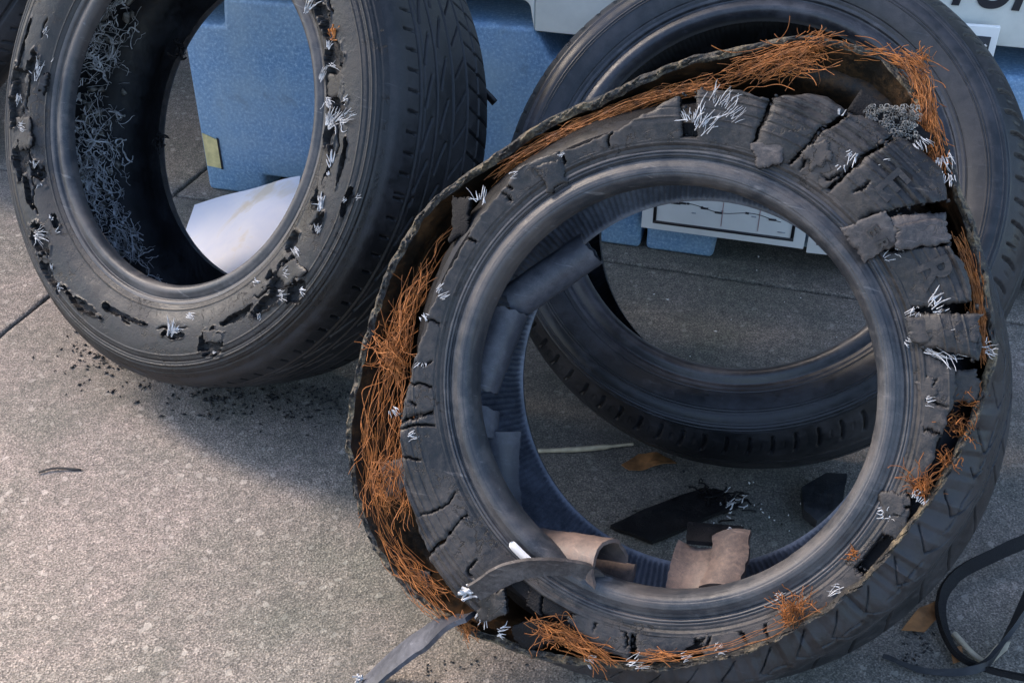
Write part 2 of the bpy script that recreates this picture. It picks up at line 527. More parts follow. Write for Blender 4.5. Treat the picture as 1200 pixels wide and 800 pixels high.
for i in range(2):
    wl = extrude_outline(white_outline, -.004, .22, .006, M_WPLASTIC, 'white_barrier')
    wl.matrix_basis = BM @ Matrix.Translation((-.829 + i * .829, 0, 0))
    tag(wl, W_LABEL[i], 'barrier', 'white plastic barrier sections on the blue blocks')
    if i == 1: white_r = wl


def text_mesh(s, size, ext, mat, name, parent, basis, shear=0.0):
    cu = bpy.data.curves.new(name, 'FONT'); cu.body = s; cu.size = size; cu.extrude = ext; cu.shear = shear
    cu.align_x = 'CENTER'; cu.offset = size * .022
    tmp = bpy.data.objects.new(name + '_src', cu); COL.objects.link(tmp)
    bpy.context.view_layer.update()
    me = bpy.data.meshes.new_from_object(tmp)
    bpy.data.objects.remove(tmp); bpy.data.curves.remove(cu)
    me.materials.clear(); me.materials.append(mat); me.name = name
    o = bpy.data.objects.new(name, me); COL.objects.link(o); o.parent = parent; o.matrix_basis = basis
    return o


# bold black letters on the white section (their feet are in the picture)
RXZ = Matrix.Rotation(math.pi / 2, 4, 'X')
for ch, x, wd in (('T', 1.244, 1), ('U', 1.290, 1), ('R', 1.338, 1)):
    text_mesh(ch, .085, .0012, M_BLACKPRINT, 'letter', white_r, Matrix.Translation((x, -.0052, .480)) @ RXZ @ Matrix.Diagonal((.86, 1.0, 1, 1)), .18)

# rust-brown board lying in the notch behind
# yellow sticker on the first blue block
bl = bpy.data.objects['plastic_barrier']
st = extrude_outline([(.006, .118), (.006, .052), (.034, .050), (.034, .108)], -.0022, -.0004, 0, M_YELLOW, 'sticker', bl)
sf = extrude_outline([(.0335, .112), (.0335, .048), (.037, .048), (.037, .110)], -.0018, -.0004, 0, M_BLACKPRINT, 'sticker_edge', st)


def frame_pieces(x0, x1, z0, z1, t, y0, y1):
    L = [box_arrays((x0 + x1) / 2, (y0 + y1) / 2, z0 + t / 2, x1 - x0, y1 - y0, t), box_arrays((x0 + x1) / 2, (y0 + y1) / 2, z1 - t / 2, x1 - x0, y1 - y0, t),
         box_arrays(x0 + t / 2, (y0 + y1) / 2, (z0 + z1) / 2, t, y1 - y0, z1 - z0 - 2 * t), box_arrays(x1 - t / 2, (y0 + y1) / 2, (z0 + z1) / 2, t, y1 - y0, z1 - z0 - 2 * t)]
    return join_arrays(L)


# sign 1: white board with a ruled black frame and a route chart
SOFF = -.028
s1 = extrude_outline([(.823, .062), (1.092, .062), (1.092, .440), (.823, .440)], SOFF - .004, SOFF + .004, .0012, M_SIGN, 'sign_board')
s1.matrix_basis = BM
tag(s1, 'white sign board with a line chart inside a black frame, seen through the front tyre', 'sign', 'white sign boards on the blue barrier')
v, f = frame_pieces(.842, 1.074, .0745, .428, .0052, SOFF - .0052, SOFF - .0038)
mesh('black_frame', v, f, M_BLACKPRINT, s1, smooth=False)
lines, dots, reds, greys = [], [], [], []
for zb, x0, x1, nd in ((.158, .852, 1.06, 0), (.139, .900, 1.040, 7), (.116, .87, 1.05, 9), (.196, .86, 1.06, 8), (.235, .86, 1.06, 8), (.275, .86, 1.06, 6), (.32, .86, 1.06, 8), (.36, .86, 1.06, 7)):
    xs = np.linspace(x0, x1, 40)
    zs = zb + .004 * np.sin(xs * 60 + zb * 90) - .03 * (xs - x0)
    pth = np.stack([xs, 0 * xs + SOFF - .0042, zs], -1)
    lines.append(tube(pth, .00065 if nd else .0004, 4))
    for k in range(nd):
        j = random.randrange(2, 38)
        dots.append(box_arrays(xs[j], SOFF - .0046, zs[j], random.choice((.004, .006, .012)), .0014, .0032))
for x in (.955, 1.015):
    reds.append(box_arrays(x, SOFF - .0044, .25, .0009, .0008, .33))
for k in range(26):
    greys.append(box_arrays(random.uniform(.86, 1.055), SOFF - .0044, random.uniform(.088, .41), random.uniform(.004, .014), .0007, .0022))
for arrs, mm, nm in ((lines, M_BLACKPRINT, 'chart_line'), (dots, M_BLACKPRINT, 'chart_mark'), (reds, M_REDPRINT, 'chart_rule'), (greys, M_GREYPRINT, 'chart_caption')):
    v, f = join_arrays(arrs); o = mesh(nm, v, f, mm, s1, smooth=False); tag(o, kind='stuff')
# sign 2
s2 = extrude_outline([(1.097, .056), (1.308, .062), (1.308, .462), (1.097, .456)], SOFF - .004, SOFF + .004, .0012, M_SIGN, 'sign_board')
s2.matrix_basis = BM
tag(s2, 'narrow white sign board with dark panels, its corner showing above the rear tyre', 'sign', 'white sign boards on the blue barrier')
v, f = frame_pieces(1.111, 1.298, .074, .446, .0052, SOFF - .0052, SOFF - .0038)
mesh('black_frame', v, f, M_BLACKPRINT, s2, smooth=False)
for (x0, x1, z0, z1) in ((1.118, 1.29, .083, .115), (1.20, 1.2985, .410, .447)):
    v, f = box_arrays((x0 + x1) / 2, SOFF - .0052, (z0 + z1) / 2, x1 - x0, .0016, z1 - z0)
    mesh('dark_panel', v, f, M_BLACKPRINT, s2, smooth=False)
v, f = tube(np.array([(1.2875, SOFF - .0064, .427), (1.2945, SOFF - .0064, .436)]), .0022, 8)
mesh('white_mark', v, f, M_LABEL, s2)

# ------------------------------------------------------------------ tyres
class Tyre:
    def __init__(s, name, C, yaw, lean, label, group='scrapped car tyres on the concrete'):
        s.C = np.array(C, float)
        s.n = np.array([math.sin(yaw) * math.cos(lean), -math.cos(yaw) * math.cos(lean), math.sin(lean)])
        s.u = np.array([math.cos(yaw), math.sin(yaw), 0.0])
        s.v = np.cross(s.n, s.u)
        s.R = np.stack([s.u, s.v, s.n], 1)
        s.root = empty(name, (s.C[0], s.C[1], 0))
        tag(s.root, label, 'tyre', group)
        M4 = Matrix.Identity(4)
        for i in range(3):
            for j in range(3): M4[i][j] = s.R[i, j]
        s.basis = Matrix.Translation((0, 0, s.C[2])) @ M4

    def clamp(s, V, z0=.001):
        W = V @ s.R.T
        z = W[:, 2] + s.C[2]
        up = np.maximum(z0 - z, 0)
        return V + up[:, None] * s.R.T[:, 2][None, :] if up.max() > 0 else V

    def add(s, name, V, F, mats, smooth=True, midx=None, parent=None, clamp=True, sharp=None):
        V = np.asarray(V, float).reshape(-1, 3)
        if clamp: V = s.clamp(V)
        o = mesh(name, V, F, mats, parent or s.root, smooth, midx, None if parent else s.basis)
        if sharp: autosmooth(o, sharp)
        return o

    def px(s, p, w=0.0):
        """local point where the picture ray meets the plane at local depth w"""
        d = ray(p); c2 = s.C + s.n * w
        t = ((c2 - CO) @ s.n) / (d @ s.n)
        return (CO + d * t - s.C) @ s.R

    def loc(s, P):
        return (np.asarray(P, float) - s.C) @ s.R


def pol(r, th, w):
    th = np.asarray(th); r = np.asarray(r)
    return np.stack(np.broadcast_arrays(r * np.cos(th), r * np.sin(th), w), -1)


def prof_normal(pr):
    t = np.gradient(pr, axis=0); t /= np.linalg.norm(t, axis=1)[:, None] + 1e-12
    return np.stack([-t[:, 1], t[:, 0]], -1)       # left of the direction of travel in (r, w)


def strip(ty, name, prof, nth, nprof, mat, disp=None, flip=False, midf=None, sharp=None, dense=None):
    """one closed ring of the tyre: prof (r, w) key points, disp(theta, s, r, w) is metres along the outward normal."""
    pr = spl(prof, nprof)
    nr = prof_normal(pr) if not flip else -prof_normal(pr)
    d = np.r_[0, np.cumsum(np.linalg.norm(np.diff(pr, axis=0), axis=1))]
    th = np.arange(nth) / nth * 2 * math.pi
    TH, S = np.meshgrid(th, d, indexing='ij')
    r = np.broadcast_to(pr[:, 0], TH.shape); w = np.broadcast_to(pr[:, 1], TH.shape)
    midx = None; mask = None
    if disp is not None:
        q = disp(TH, S, r, w)
        if isinstance(q, tuple): q, mask = q
        r = r + q * nr[:, 0]; w = w + q * nr[:, 1]
    V = pol(r, TH, w)
    F = gridF(nth, nprof, wrap=True, flip=not flip)
    if mask is not None:
        m = mask.reshape(-1)
        midx = (m[F].mean(1) > .5).astype(int)
    return ty.add(name, V, F, mat, midx=midx, sharp=sharp)


def lines_r(r, lst):
    """raised or sunk concentric lines: (radius, half width, height)"""
    q = 0
    for r0, hw, h in lst: q = q + h * np.exp(-((r - r0) / hw) ** 2)
    return q


def groove(x, period, width, soft=.0006):
    d = np.abs((x / period + .5) % 1 - .5) * period
    return 1 - sstep(width / 2 - soft, width / 2 + soft, d)


def threads(n, centre, normal, spread, length, rad, curl, dirn=None, segs=6, sides=4, seed=0, lay=.5, up=.5):
    """a tuft of n loose threads; centre/normal local; dirn the way they comb."""
    g = np.random.default_rng(seed)
    out = []
    nn = np.asarray(normal, float); nn /= np.linalg.norm(nn)
    for k in range(n):
        p0 = np.asarray(centre) + g.normal(size=3) * spread
        p0 = p0 - nn * ((p0 - centre) @ nn) * .6
        d = g.normal(size=3) * lay
        if dirn is not None: d = d + np.asarray(dirn)
        d = d - nn * (d @ nn) * .7 + nn * g.uniform(0, up)
        d /= np.linalg.norm(d)
        L = length * g.uniform(.4, 1.2)
        pts = [p0]
        for j in range(segs):
            d = d + g.normal(size=3) * curl; d /= np.linalg.norm(d)
            pts.append(pts[-1] + d * L / segs)
        out.append(tube(np.array(pts), rad * g.uniform(.7, 1.3), sides))
    return join_arrays(out)


def comb(n, c0, d, width, length, rad, seed, normal=(0, 0, 1.0), messy=.10, segs=7):
    """torn ply: a row of threads side by side, combed the same way, uneven ends, a few strays"""
    g = np.random.default_rng(seed)
    nn = np.asarray(normal, float); d = np.asarray(d, float); d = d - nn * (d @ nn); d /= np.linalg.norm(d)
    sd = np.cross(nn, d); out = []
    for k in range(n):
        x = (k / max(1, n - 1) - .5) * width + g.normal() * width / n * .6
        p = np.asarray(c0) + sd * x + d * g.normal() * length * .16 + nn * g.uniform(-.001, .0012)
        stray = g.random() < .18
        v = d + sd * (x / max(width, 1e-6) * .5 + g.normal() * (.5 if stray else messy)) + nn * g.uniform(-.05, .25)
        L = length * g.uniform(.35, 1.1); cv = .32 if stray else .11
        pts = [p]
        for j in range(segs):
            v = v + g.normal(size=3) * cv * (1, 1, .5); v /= np.linalg.norm(v); pts.append(pts[-1] + v * L / segs)
        out.append(tube(np.array(pts), rad * g.uniform(.5, 1.3) * np.interp(np.linspace(0, 1, segs + 1), [0, .7, 1], [1, .9, .4]), 4))
    return join_arrays(out)


def quad_flap(ty, name, corners, wfun, lift, mat, seed, th=.006, n=26, jag=.0026):
    """torn slab between four picture points; lift per corner above the sidewall (metres)"""
    Q = []
    for p, lf in zip(corners, lift):
        q = ty.px(p, .012); q = ty.px(p, float(wfun(math.hypot(q[0], q[1]))) + lf); Q.append(q)
    S, T = np.meshgrid(np.linspace(0, 1, n), np.linspace(0, 1, n), indexing='ij')
    S3, T3 = S[..., None], T[..., None]
    P = Q[0] * (1 - S3) * (1 - T3) + Q[1] * S3 * (1 - T3) + Q[2] * S3 * T3 + Q[3] * (1 - S3) * T3
    for (A, B, K, along, ed) in ((Q[0], Q[3], S, T, 0), (Q[1], Q[2], 1 - S, T, 1), (Q[0], Q[1], T, S, 2), (Q[3], Q[2], 1 - T, S, 3)):
        out_ = P.mean((0, 1)) - (A + B) / 2; out_ /= np.linalg.norm(out_)
        P = P + out_ * ((jag * (n1(along * 4, 1.0, seed + ed, 2) * 1.6 + n1(along * 22, 1.0, seed + 5 + ed, 2) * .8)) * np.clip(1 - K * 3, 0, 1))[..., None]
    e = np.minimum(np.minimum(S, 1 - S), np.minimum(T, 1 - T))
    P[..., 2] += .0010 * vnoise(P, 45, seed, 3) - .0018 * np.exp(-e / .05)
    Bm = P - [0, 0, th]; N0 = n * n; i = np.arange(n - 1)
    F1 = gridF(n, n); F2 = gridF(n, n, flip=True, off=N0)
    a = i * n; b = i * n + n - 1; c = i; d_ = (n - 1) * n + i
    Sd = np.vstack([np.stack([c, c + 1, c + 1 + N0, c + N0], -1), np.stack([d_ + 1, d_, d_ + N0, d_ + 1 + N0], -1), np.stack([a + n, a, a + N0, a + n + N0], -1), np.stack([b, b + n, b + n + N0, b + N0], -1)])
    return ty.add(name, np.vstack([P.reshape(-1, 3), Bm.reshape(-1, 3)]), np.vstack([F1, F2, Sd]), [mat, M_DARK], midx=np.r_[np.zeros(len(F1)), np.ones(len(F2) + len(Sd))].astype(int), sharp=45)


def flatten_tuft(v, normal, k=.5):
    c = v.mean(0); d = (v - c) @ normal
    return v - np.outer(d * (1 - k), normal)


def bundle(path, n, spread, rad, curl, seed, segs=16, sides=3, frac=(.35, 1.0), fray=1.0):
    """strands that follow a path (local points), each wandering round it."""
    g = np.random.default_rng(seed)
    P = spl(path, 60); plen = np.linalg.norm(np.diff(P, axis=0), axis=1).sum()
    out = []
    for k in range(n):
        a = g.uniform(0, 1 - frac[0]); b = min(1.0, a + g.uniform(*frac))
        t = np.linspace(a, b, segs)
        Q = np.stack([np.interp(t, np.linspace(0, 1, 60), P[:, i]) for i in range(3)], -1)
        off = g.normal(size=3) * spread
        ph = g.uniform(0, 100)
        wob = np.stack([n1(t * 3.2 + ph + 31 * i, 1.0, seed + i, 2) for i in range(3)], -1) * curl * 1.5
        d1, d2 = g.normal(size=3), g.normal(size=3)
        fq = plen * g.uniform(7, 28); am = g.uniform(.0010, .0046) * min(1.0, spread / .0036)
        wob = wob + am * (np.sin(2 * math.pi * fq * t + ph)[:, None] * d1 + np.cos(2 * math.pi * fq * t * .8 + ph)[:, None] * d2) * .6
        endf = ((np.abs(t - (a + b) / 2) / (b - a) * 2) ** 3)[:, None]
        Q = Q + off * (1 + fray * endf) + wob * (1 + fray * endf)
        out.append(tube(Q, rad * g.uniform(.75, 1.25), sides))
    return join_arrays(out)


# ---------------------------------------------------------------- rear tyre (whole)
sR = 1.037
TR = Tyre('worn_tyre', (.2896, 1.3171, .3719), D2R(-25.7), D2R(43.6),
          'whole black tyre with smooth ringed sidewall leaning back behind the burst tyre')
k = sR


def bead_near(o=0, k=1.0):
    return [((.2195 + o) * k, -.022), ((.2195 + o) * k, -.010), ((.2235 + o) * k, -.001), ((.2300 + o) * k, .002), ((.236 + o) * k, .0005), ((.2395 + o) * k, -.0005), ((.243 + o) * k, .003), ((.2465 + o) * k, .004)]


def liner(pts_near_toe, R, far_toe, nw):
    pass


strip(TR, 'bead', bead_near(0, k), 240, 40, M_BEAD_R, lambda t, s, r, w_: lines_r(r, [(.2405 * k, .0009, -.0016)]))


def rear_side(t, s, r, w_):
    q = lines_r(r, [(.2505 * k, .0007, -.0009), (.2725 * k, .0007, .0010), (.2755 * k, .0007, .0010), 
                    (.2905 * k, .0008, -.0009), (.2895 * k, .0007, .001), (.2925 * k, .0007, .0010), (.2955 * k, .0007, .001)])
    return q + .0004 * vnoise(pol(r, t, w_), 30, 4, 2)


strip(TR, 'sidewall', [(.2465 * k, .004), (.258 * k, .0105), (.272 * k, .015), (.281 * k, .0165), (.291 * k, .0125), (.298 * k, .005)], 400, 150, M_SIDE_R, rear_side)


def rear_tread(t, s, r, w_):
    a = t * .335
    q = -.006 * (groove(w_ + .052, 99, .0055) + groove(w_ + .092, 99, .0065) + groove(w_ + .130, 99, .0055))
    for side in (0, 1):
        ss = .004 - w_ if side == 0 else w_ + .184
        inb = sstep(.003, .006, ss) * (1 - sstep(.030, .034, ss))
        q = q - .0050 * inb * groove(a + 8.0 * ss * ss + .011 * side, .0290, .0042)
        inb2 = sstep(.010, .012, ss) * (1 - sstep(.020, .022, ss))
        q = q - .0015 * inb2 * groove(a + .0145 + 8.0 * ss * ss, .0290, .0020)
    return np.maximum(q, -.0062) + .0003 * vnoise(pol(r, t, w_), 60, 4, 2)


strip(TR, 'tread', [(.298 * k, .005), (.310 * k, -.008), (.3195 * k, -.026), (.327 * k, -.053), (.331 * k, -.092), (.329 * k, -.140), (.321 * k, -.168), (.312 * k, -.182)], 1300, 110, M_TREAD, rear_tread)
strip(TR, 'far_sidewall', [(.312 * k, -.182), (.30 * k, -.194), (.28 * k, -.203), (.262 * k, -.200), (.2465 * k, -.192), (.230 * k, -.190), (.2200 * k, -.180), (.2195 * k, -.166)], 240, 40, M_SIDE_R)


def rib(t, s, r, w_):
    return .0007 * np.cos(t * 264)


strip(TR, 'inner_liner', [(.2195 * k, -.022), (.232 * k, -.014), (.262 * k, -.002), (.290 * k, -.002), (.308 * k, -.022), (.317 * k, -.06), (.321 * k, -.092), (.319 * k, -.13), (.308 * k, -.164), (.29 * k, -.186), (.262 * k, -.188), (.232 * k, -.176), (.2195 * k, -.166)],
      792, 60, M_LINER, rib, flip=True)

# a second whole tyre further left, mostly outside the picture
r2 = TR.root.copy(); COL.objects.link(r2)
r2.location = (-1.10, 2.32, 0); r2.rotation_euler = (0, 0, D2R(-50))
tag(r2, 'black tyre at the far left edge, mostly hidden behind the tyre with torn white threads')
for ch in list(TR.root.children):
    c = ch.copy(); COL.objects.link(c); c.parent = r2

# ---------------------------------------------------------------- left tyre (sidewall torn all round)
TL = Tyre('torn_tyre', (-.4408, 1.4679, .3984), -.6283, .5164,
          'upright tyre with torn sidewall showing white threads, pale sheet behind its hole')
strip(TL, 'bead', [(.2300, -.013), (.2286, -.006), (.2290, .000), (.2325, .0055), (.238, .0075), (.2435, .0062), (.2475, .0055), (.2505, .0085), (.2545, .0100)], 300, 50, M_BEAD, lambda t, s, r, w_: lines_r(r, [(.2475, .0009, -.0014)]) + .0008 * vnoise(pol(r, t, w_), 14, 3, 3))
L_TEARS = []
for (p, hr_, ht_) in [((26, 98), .014, .016), ((22, 128), .011, .016), ((40, 76), .008, .012), ((28, 185), .013, .018), ((45, 205), .007, .012), ((50, 283), .011, .018), ((60, 320), .008, .014), ((105, 360), .004, .020), ((132, 363), .003, .016),
                      ((68, 336), .006, .009), ((250, 402), .014, .014), ((205, 392), .005, .012), ((280, 370), .004, .022), ((320, 352), .006, .022), ((335, 322), .017, .021), ((345, 345), .008, .010), ((340, 285), .008, .010), ((372, 230), .007, .008),
                      ((390, 65), .014, .015), ((388, 98), .012, .020), ((395, 128), .010, .012), ((386, 155), .009, .014), ((386, 190), .004, .016), ((405, 185), .003, .02), ((378, 15), .010, .018), ((382, 40), .006, .010), ((352, 340), .005, .010), ((150, 372), .0025, .024), ((410, 235), .003, .016), ((375, 262), .006, .010), ((62, 258), .004, .01), ((36, 225), .004, .018), ((30, 60), .003, .03), ((90, 352), .004, .02)]:
    d_ = ray(p); C_ = np.array([-.4408, 1.4679, .3984]); yl = (-.6283, .5164)
    n_ = np.array([math.sin(yl[0]) * math.cos(yl[1]), -math.cos(yl[0]) * math.cos(yl[1]), math.sin(yl[1])])
    u_ = np.array([math.cos(yl[0]), math.sin(yl[0]), 0]); v_ = np.cross(n_, u_)
    c2_ = C_ + n_ * .020; q_ = CO + d_ * (((c2_ - CO) @ n_) / (d_ @ n_)) - C_
    L_TEARS.append((math.hypot(q_ @ u_, q_ @ v_), math.degrees(math.atan2(q_ @ v_, q_ @ u_)), hr_, ht_))
for (r0_, dg_, hr_, ht_) in [(.29, 58, .01, .014), (.275, 72, .009, .02), (.29, 95, .01, .012), (.28, 120, .01, .02), (.295, 145, .009, .014)]:
    L_TEARS.append((r0_, dg_, hr_, ht_))


def left_side(t, s, r, w_):
    P = pol(r, t, w_)
    q = lines_r(r, [(.254, .0007, -.0008), (.262, .0008, .0008), (.322, .0007, .0010), (.330, .0009, -.0012), (.335, .0008, .0012), (.340, .0007, .0010), (.3455, .0010, -.0014)])
    q = q + .0009 * vnoise(P, 25, 7, 3)
    mask = np.zeros_like(r)
    jag = vnoise(P, 95, 21, 2) * .8 + vnoise(P, 230, 25, 2) * .5
    for i, (r0, dg, hr, ht) in enumerate(L_TEARS):
        dt = (t - D2R(dg) + math.pi) % (2 * math.pi) - math.pi
        x = dt * r0 / ht / 1.55; y = (r - r0) / hr / 1.4
        a = .6 * math.sin(i * 2.4)
        x, y = x * math.cos(a) - y * math.sin(a), x * math.sin(a) + y * math.cos(a)
        e = np.maximum(np.abs(x) ** 1.5, np.abs(y) ** 1.5) * .6 + .4 * (x * x + y * y) + 1.0 * jag
        mask = np.maximum(mask, 1 - sstep(.62, .78, e))
        lip = np.exp(-((e - .95) / .22) ** 2)
        q = q + .0021 * lip * (.4 + vnoise(P, 50, 30 + i, 1))
    seam = .289 + .012 * n1(t * 9, 1.0, 41, 3) + .003 * n1(t * 60, 1.0, 42, 2)
    on = sstep(-.05, .12, n1(t * 7, 1.0, 43, 2))
    ck = on * np.exp(-((r - seam) / .0011) ** 2)
    seam2 = n1(t * 95 + 40 * r, 1.0, 44, 2)
    ck = np.maximum(ck, sstep(.80, .86, np.abs(seam2)) * np.exp(-((r - .292) / .016) ** 2) * .8)
    q = q - .0045 * ck; mask = np.maximum(mask, sstep(.5, .7, ck) * .6)
    q = q * (1 - mask) - mask * (.0085 + .002 * vnoise(P, 160, 5, 2))
    return q, mask


strip(TL, 'sidewall', [(.2545, .0100), (.266, .0150), (.283, .0215), (.305, .0250), (.325, .0250), (.342, .0200), (.352, .0110)], 1100, 130, [M_SIDE_L, M_GASH], left_side, sharp=50)


def left_tread(t, s, r, w_):
    a = t * .367; P = pol(r, t, w_)
    wear = .85 + .3 * vnoise(P, 6, 3, 2)
    q = 0 * t
    z = .017 - w_
    q = q - .0035 * (groove(z - .0485, 99, .0030) + groove(z - .0800, 99, .0034) + groove(z - .1150, 99, .0036) + groove(z - .148, 99, .003) + groove(z - .178, 99, .003))
    q = q - .0020 * groove(z - .0565, 99, .0014)
    b = sstep(.026, .029, z) * (1 - sstep(.043, .046, z))
    q = q - .0030 * b * groove(a + .10 * (z - .037), .0250, .0030)
    for z0, ph, sl in ((.0585, 0, .016), (.0885, .5, .018)):
        fr = (a / .052 + ph) % 1.0
        on = sstep(.06, .16, fr) * (1 - sstep(.84, .94, fr))
        q = q - .0038 * on * np.exp(-((z - z0 - sl * fr ** 1.6) / .0014) ** 2)
    b = sstep(.119, .122, z) * (1 - sstep(.144, .147, z))
    q = q - .003 * b * groove(a - 1.2 * (z - .13), .0415, .003)
    b = sstep(.152, .155, z)
    q = q - .003 * b * groove(a + .3 * z, .028, .003)
    return np.maximum(q * wear * 1.9, -.0078) + .0006 * vnoise(P, 22, 4, 3)


strip(TL, 'tread', [(.352, .011), (.3605, .001), (.3655, -.020), (.3690, -.065), (.3695, -.100), (.3685, -.140), (.365, -.172), (.359, -.194), (.349, -.208)], 1700, 220, M_TREAD, left_tread)
strip(TL, 'far_sidewall', [(.349, -.208), (.325, -.220), (.300, -.218), (.274, -.204), (.2515, -.190), (.236, -.187), (.2255, -.178), (.2245, -.166)], 300, 40, M_SIDE)
strip(TL, 'inner_liner', [(.2300, -.013), (.240, -.006), (.265, .004), (.300, .010), (.330, .000), (.350, -.045), (.355, -.100), (.351, -.155), (.334, -.190), (.302, -.203), (.265, -.190), (.237, -.176), (.2245, -.166)],
      500, 70, M_LINER, lambda t, s, r, w_: .0025 * vnoise(pol(r, t, w_), 40, 9, 3), flip=True)
# white threads at the tears
def wL(r0):
    return float(np.interp(r0, [.2545, .266, .283, .305, .325, .342, .352], [.0100, .0150, .0215, .0250, .0250, .0200, .0110]))


L_THREADS = [  # where it starts, where it combs to (pixels), strands, length, spread, radius
    ((52, 38), (60, 30), 7, .012, .003, .0009), ((43, 88), (52, 66), 16, .026, .0034, .0010), ((57, 80), (60, 62), 8, .020, .002, .0011), ((22, 112), (20, 130), 10, .016, .004, .0008),
    ((23, 148), (32, 150), 12, .016, .004, .0010), ((40, 195), (42, 182), 8, .012, .0025, .0013), ((46, 215), (48, 222), 4, .008, .002, .001), ((60, 256), (62, 250), 4, .007, .0015, .0012),
    ((42, 275), (62, 282), 22, .026, .005, .0008), ((66, 272), (70, 270), 5, .010, .002, .001), ((60, 315), (64, 300), 6, .010, .002, .0012), ((68, 338), (72, 334), 8, .010, .003, .001),
    ((200, 390), (208, 368), 18, .024, .0045, .0012), ((220, 370), (232, 378), 16, .020, .0040, .0011), ((299, 330), (304, 336), 8, .012, .003, .0012), ((304, 372), (308, 362), 5, .012, .002, .001),
    ((328, 345), (340, 345), 9, .016, .004, .0009), ((352, 340), (357, 342), 6, .010, .0022, .0016), ((345, 292), (354, 302), 14, .018, .003, .0008), ((332, 322), (345, 318), 8, .020, .004, .0007),
    ((371, 272), (376, 262), 8, .014, .003, .0010), ((376, 243), (378, 232), 22, .016, .0028, .0016), ((388, 190), (388, 170), 9, .020, .0016, .0012), ((385, 205), (384, 198), 5, .006, .001, .001),
    ((385, 146), (394, 132), 26, .026, .0042, .0011), ((400, 140), (418, 136), 20, .030, .0034, .0010), ((383, 118), (388, 126), 12, .014, .003, .0012), ((404, 118), (410, 114), 9, .012, .0025, .0013),
    ((376, 92), (384, 78), 10, .020, .002, .0009), ((388, 76), (403, 78), 6, .018, .0015, .0008), ((385, 55), (390, 40), 7, .014, .002, .0011), ((362, 10), (370, 0), 16, .024, .003, .0011),
    ((250, 413), (254, 413), 3, .008, .001, .0013), ((402, 235), (408, 233), 4, .008, .0015, .0009), ((418, 232), (424, 226), 4, .012, .001, .0008)]
for i, (p, dp, n_, L_, sp_, rd_) in enumerate(L_THREADS):
    c0 = TL.px(p, .021); w0_ = wL(math.hypot(c0[0], c0[1])) + .0008; c0 = TL.px(p, w0_)
    d_ = TL.px(dp, w0_) - c0; d_ /= np.linalg.norm(d_)
    v, f = comb(max(4, int(n_ * 1.3)), c0, d_, sp_ * 2.6, L_ * .85, rd_ * .62, 100 + i, messy=.12 if n_ > 8 else .4)
    TL.add('thread_tuft', v, f, M_WHITE, clamp=False)
v, f = threads(14, TL.px((391, 44), .022), (0, 0, 1), .0028, .012, .0009, .2, (.3, .8, 0), seed=151, lay=.4)
TL.add('rusty_cord_tuft', v, f, M_CORD, clamp=False)


for i, (cs, lf) in enumerate([([(322, 318), (346, 300), (356, 318), (334, 336)], (.002, .003, .005, .002)), ([(382, 88), (404, 84), (402, 112), (384, 114)], (.001, .002, .004, .003)), ([(47, 88), (55, 85), (50, 110), (42, 106)], (.002, .002, .005, .005)),
                          ([(235, 388), (258, 384), (262, 398), (240, 404)], (.003, .001, .002, .003)), ([(18, 138), (34, 136), (36, 172), (22, 176)], (-.001, .002, .003, .001)), ([(370, 205), (384, 204), (384, 228), (372, 230)], (.002, .001, .002, .004))]):
    quad_flap(TL, 'torn_flap', cs, wL, lf, M_SIDE_L, 60 + i * 11, th=.004)
# grey tangle of cord on the inner face, left and bottom
arr = []
g = np.random.default_rng(5)
cl_ = [(D2R(g.uniform(150, 262)), g.uniform(-.165, -.07)) for _ in range(26)]
for kx in range(950):
    c_ = cl_[int(g.integers(26))]; t = c_[0] + g.normal() * .085; z = min(-.03, max(-.180, c_[1] + g.normal() * .020))
    rr = np.interp(-z, [.0, .045, .098, .15, .182], [.325, .348, .353, .349, .334]) - g.uniform(.001, .016)
    p = pol(rr, t, z)
    inward = -np.array([math.cos(t), math.sin(t), 0])
    pts = [p]; d = g.normal(size=3); d /= np.linalg.norm(d); cv = g.uniform(.15, 1.1); st_ = g.uniform(.0025, .0065)
    for j in range(9):
        d = d + g.normal(size=3) * cv; d -= inward * (d @ inward) * .5; d /= np.linalg.norm(d)
        pts.append(pts[-1] + d * st_)
    arr.append(tube(np.array(pts), g.choice([.0003, .0005, .0008, .0015], p=[.35, .33, .22, .1]), 4))
flk = []
for kx in range(240):
    c_ = cl_[int(g.integers(26))]; t = c_[0] + g.normal() * .11; z = min(-.03, max(-.180, c_[1] + g.normal() * .026))
    rr = np.interp(-z, [.0, .045, .098, .15, .182], [.325, .348, .353, .349, .334]) - g.uniform(.001, .008)
    vv, ff = box_arrays(0, 0, 0, *(g.uniform(.002, .014, 3) * (1, 1, .4)))
    A3 = np.linalg.qr(g.normal(size=(3, 3)))[0]
    flk.append(((vv + g.normal(size=vv.shape) * .0012) @ A3 + pol(rr, t, z), ff))
v, f = join_arrays(flk)
tag(TL.add('liner_flakes', v, f, M_KNIT, smooth=False, clamp=False), kind='stuff')
v, f = join_arrays(arr)
tag(TL.add('frayed_inner_cord', v, f, M_GREYTHREAD, clamp=False), kind='stuff')
# small rags hanging off the inner edge and off the tread
for (p, wz, sz) in (((212, 62), -.165, .010), ((188, 165), -.165, .012), ((545, 120), -.19, 0)):
    if sz:
        q = TL.px(p, wz)
        v, f = threads(16, q, (0, 0, 1), .006, .02, .0016, .5, seed=int(p[0]), sides=4)
        TL.add('rubber_rag', v, f, M_DARK, clamp=False)
P0 = TL.px((538, 88), -.180); P1 = TL.px((560, 103), -.196); P2 = TL.px((579, 122), -.21)
v, f = ribbon([P0, P1, P2], [(0, .7, .7)] * 3, .011, .004, .002, 3, 16, 4)
TL.add('torn_strip', v, f, M_TREAD)

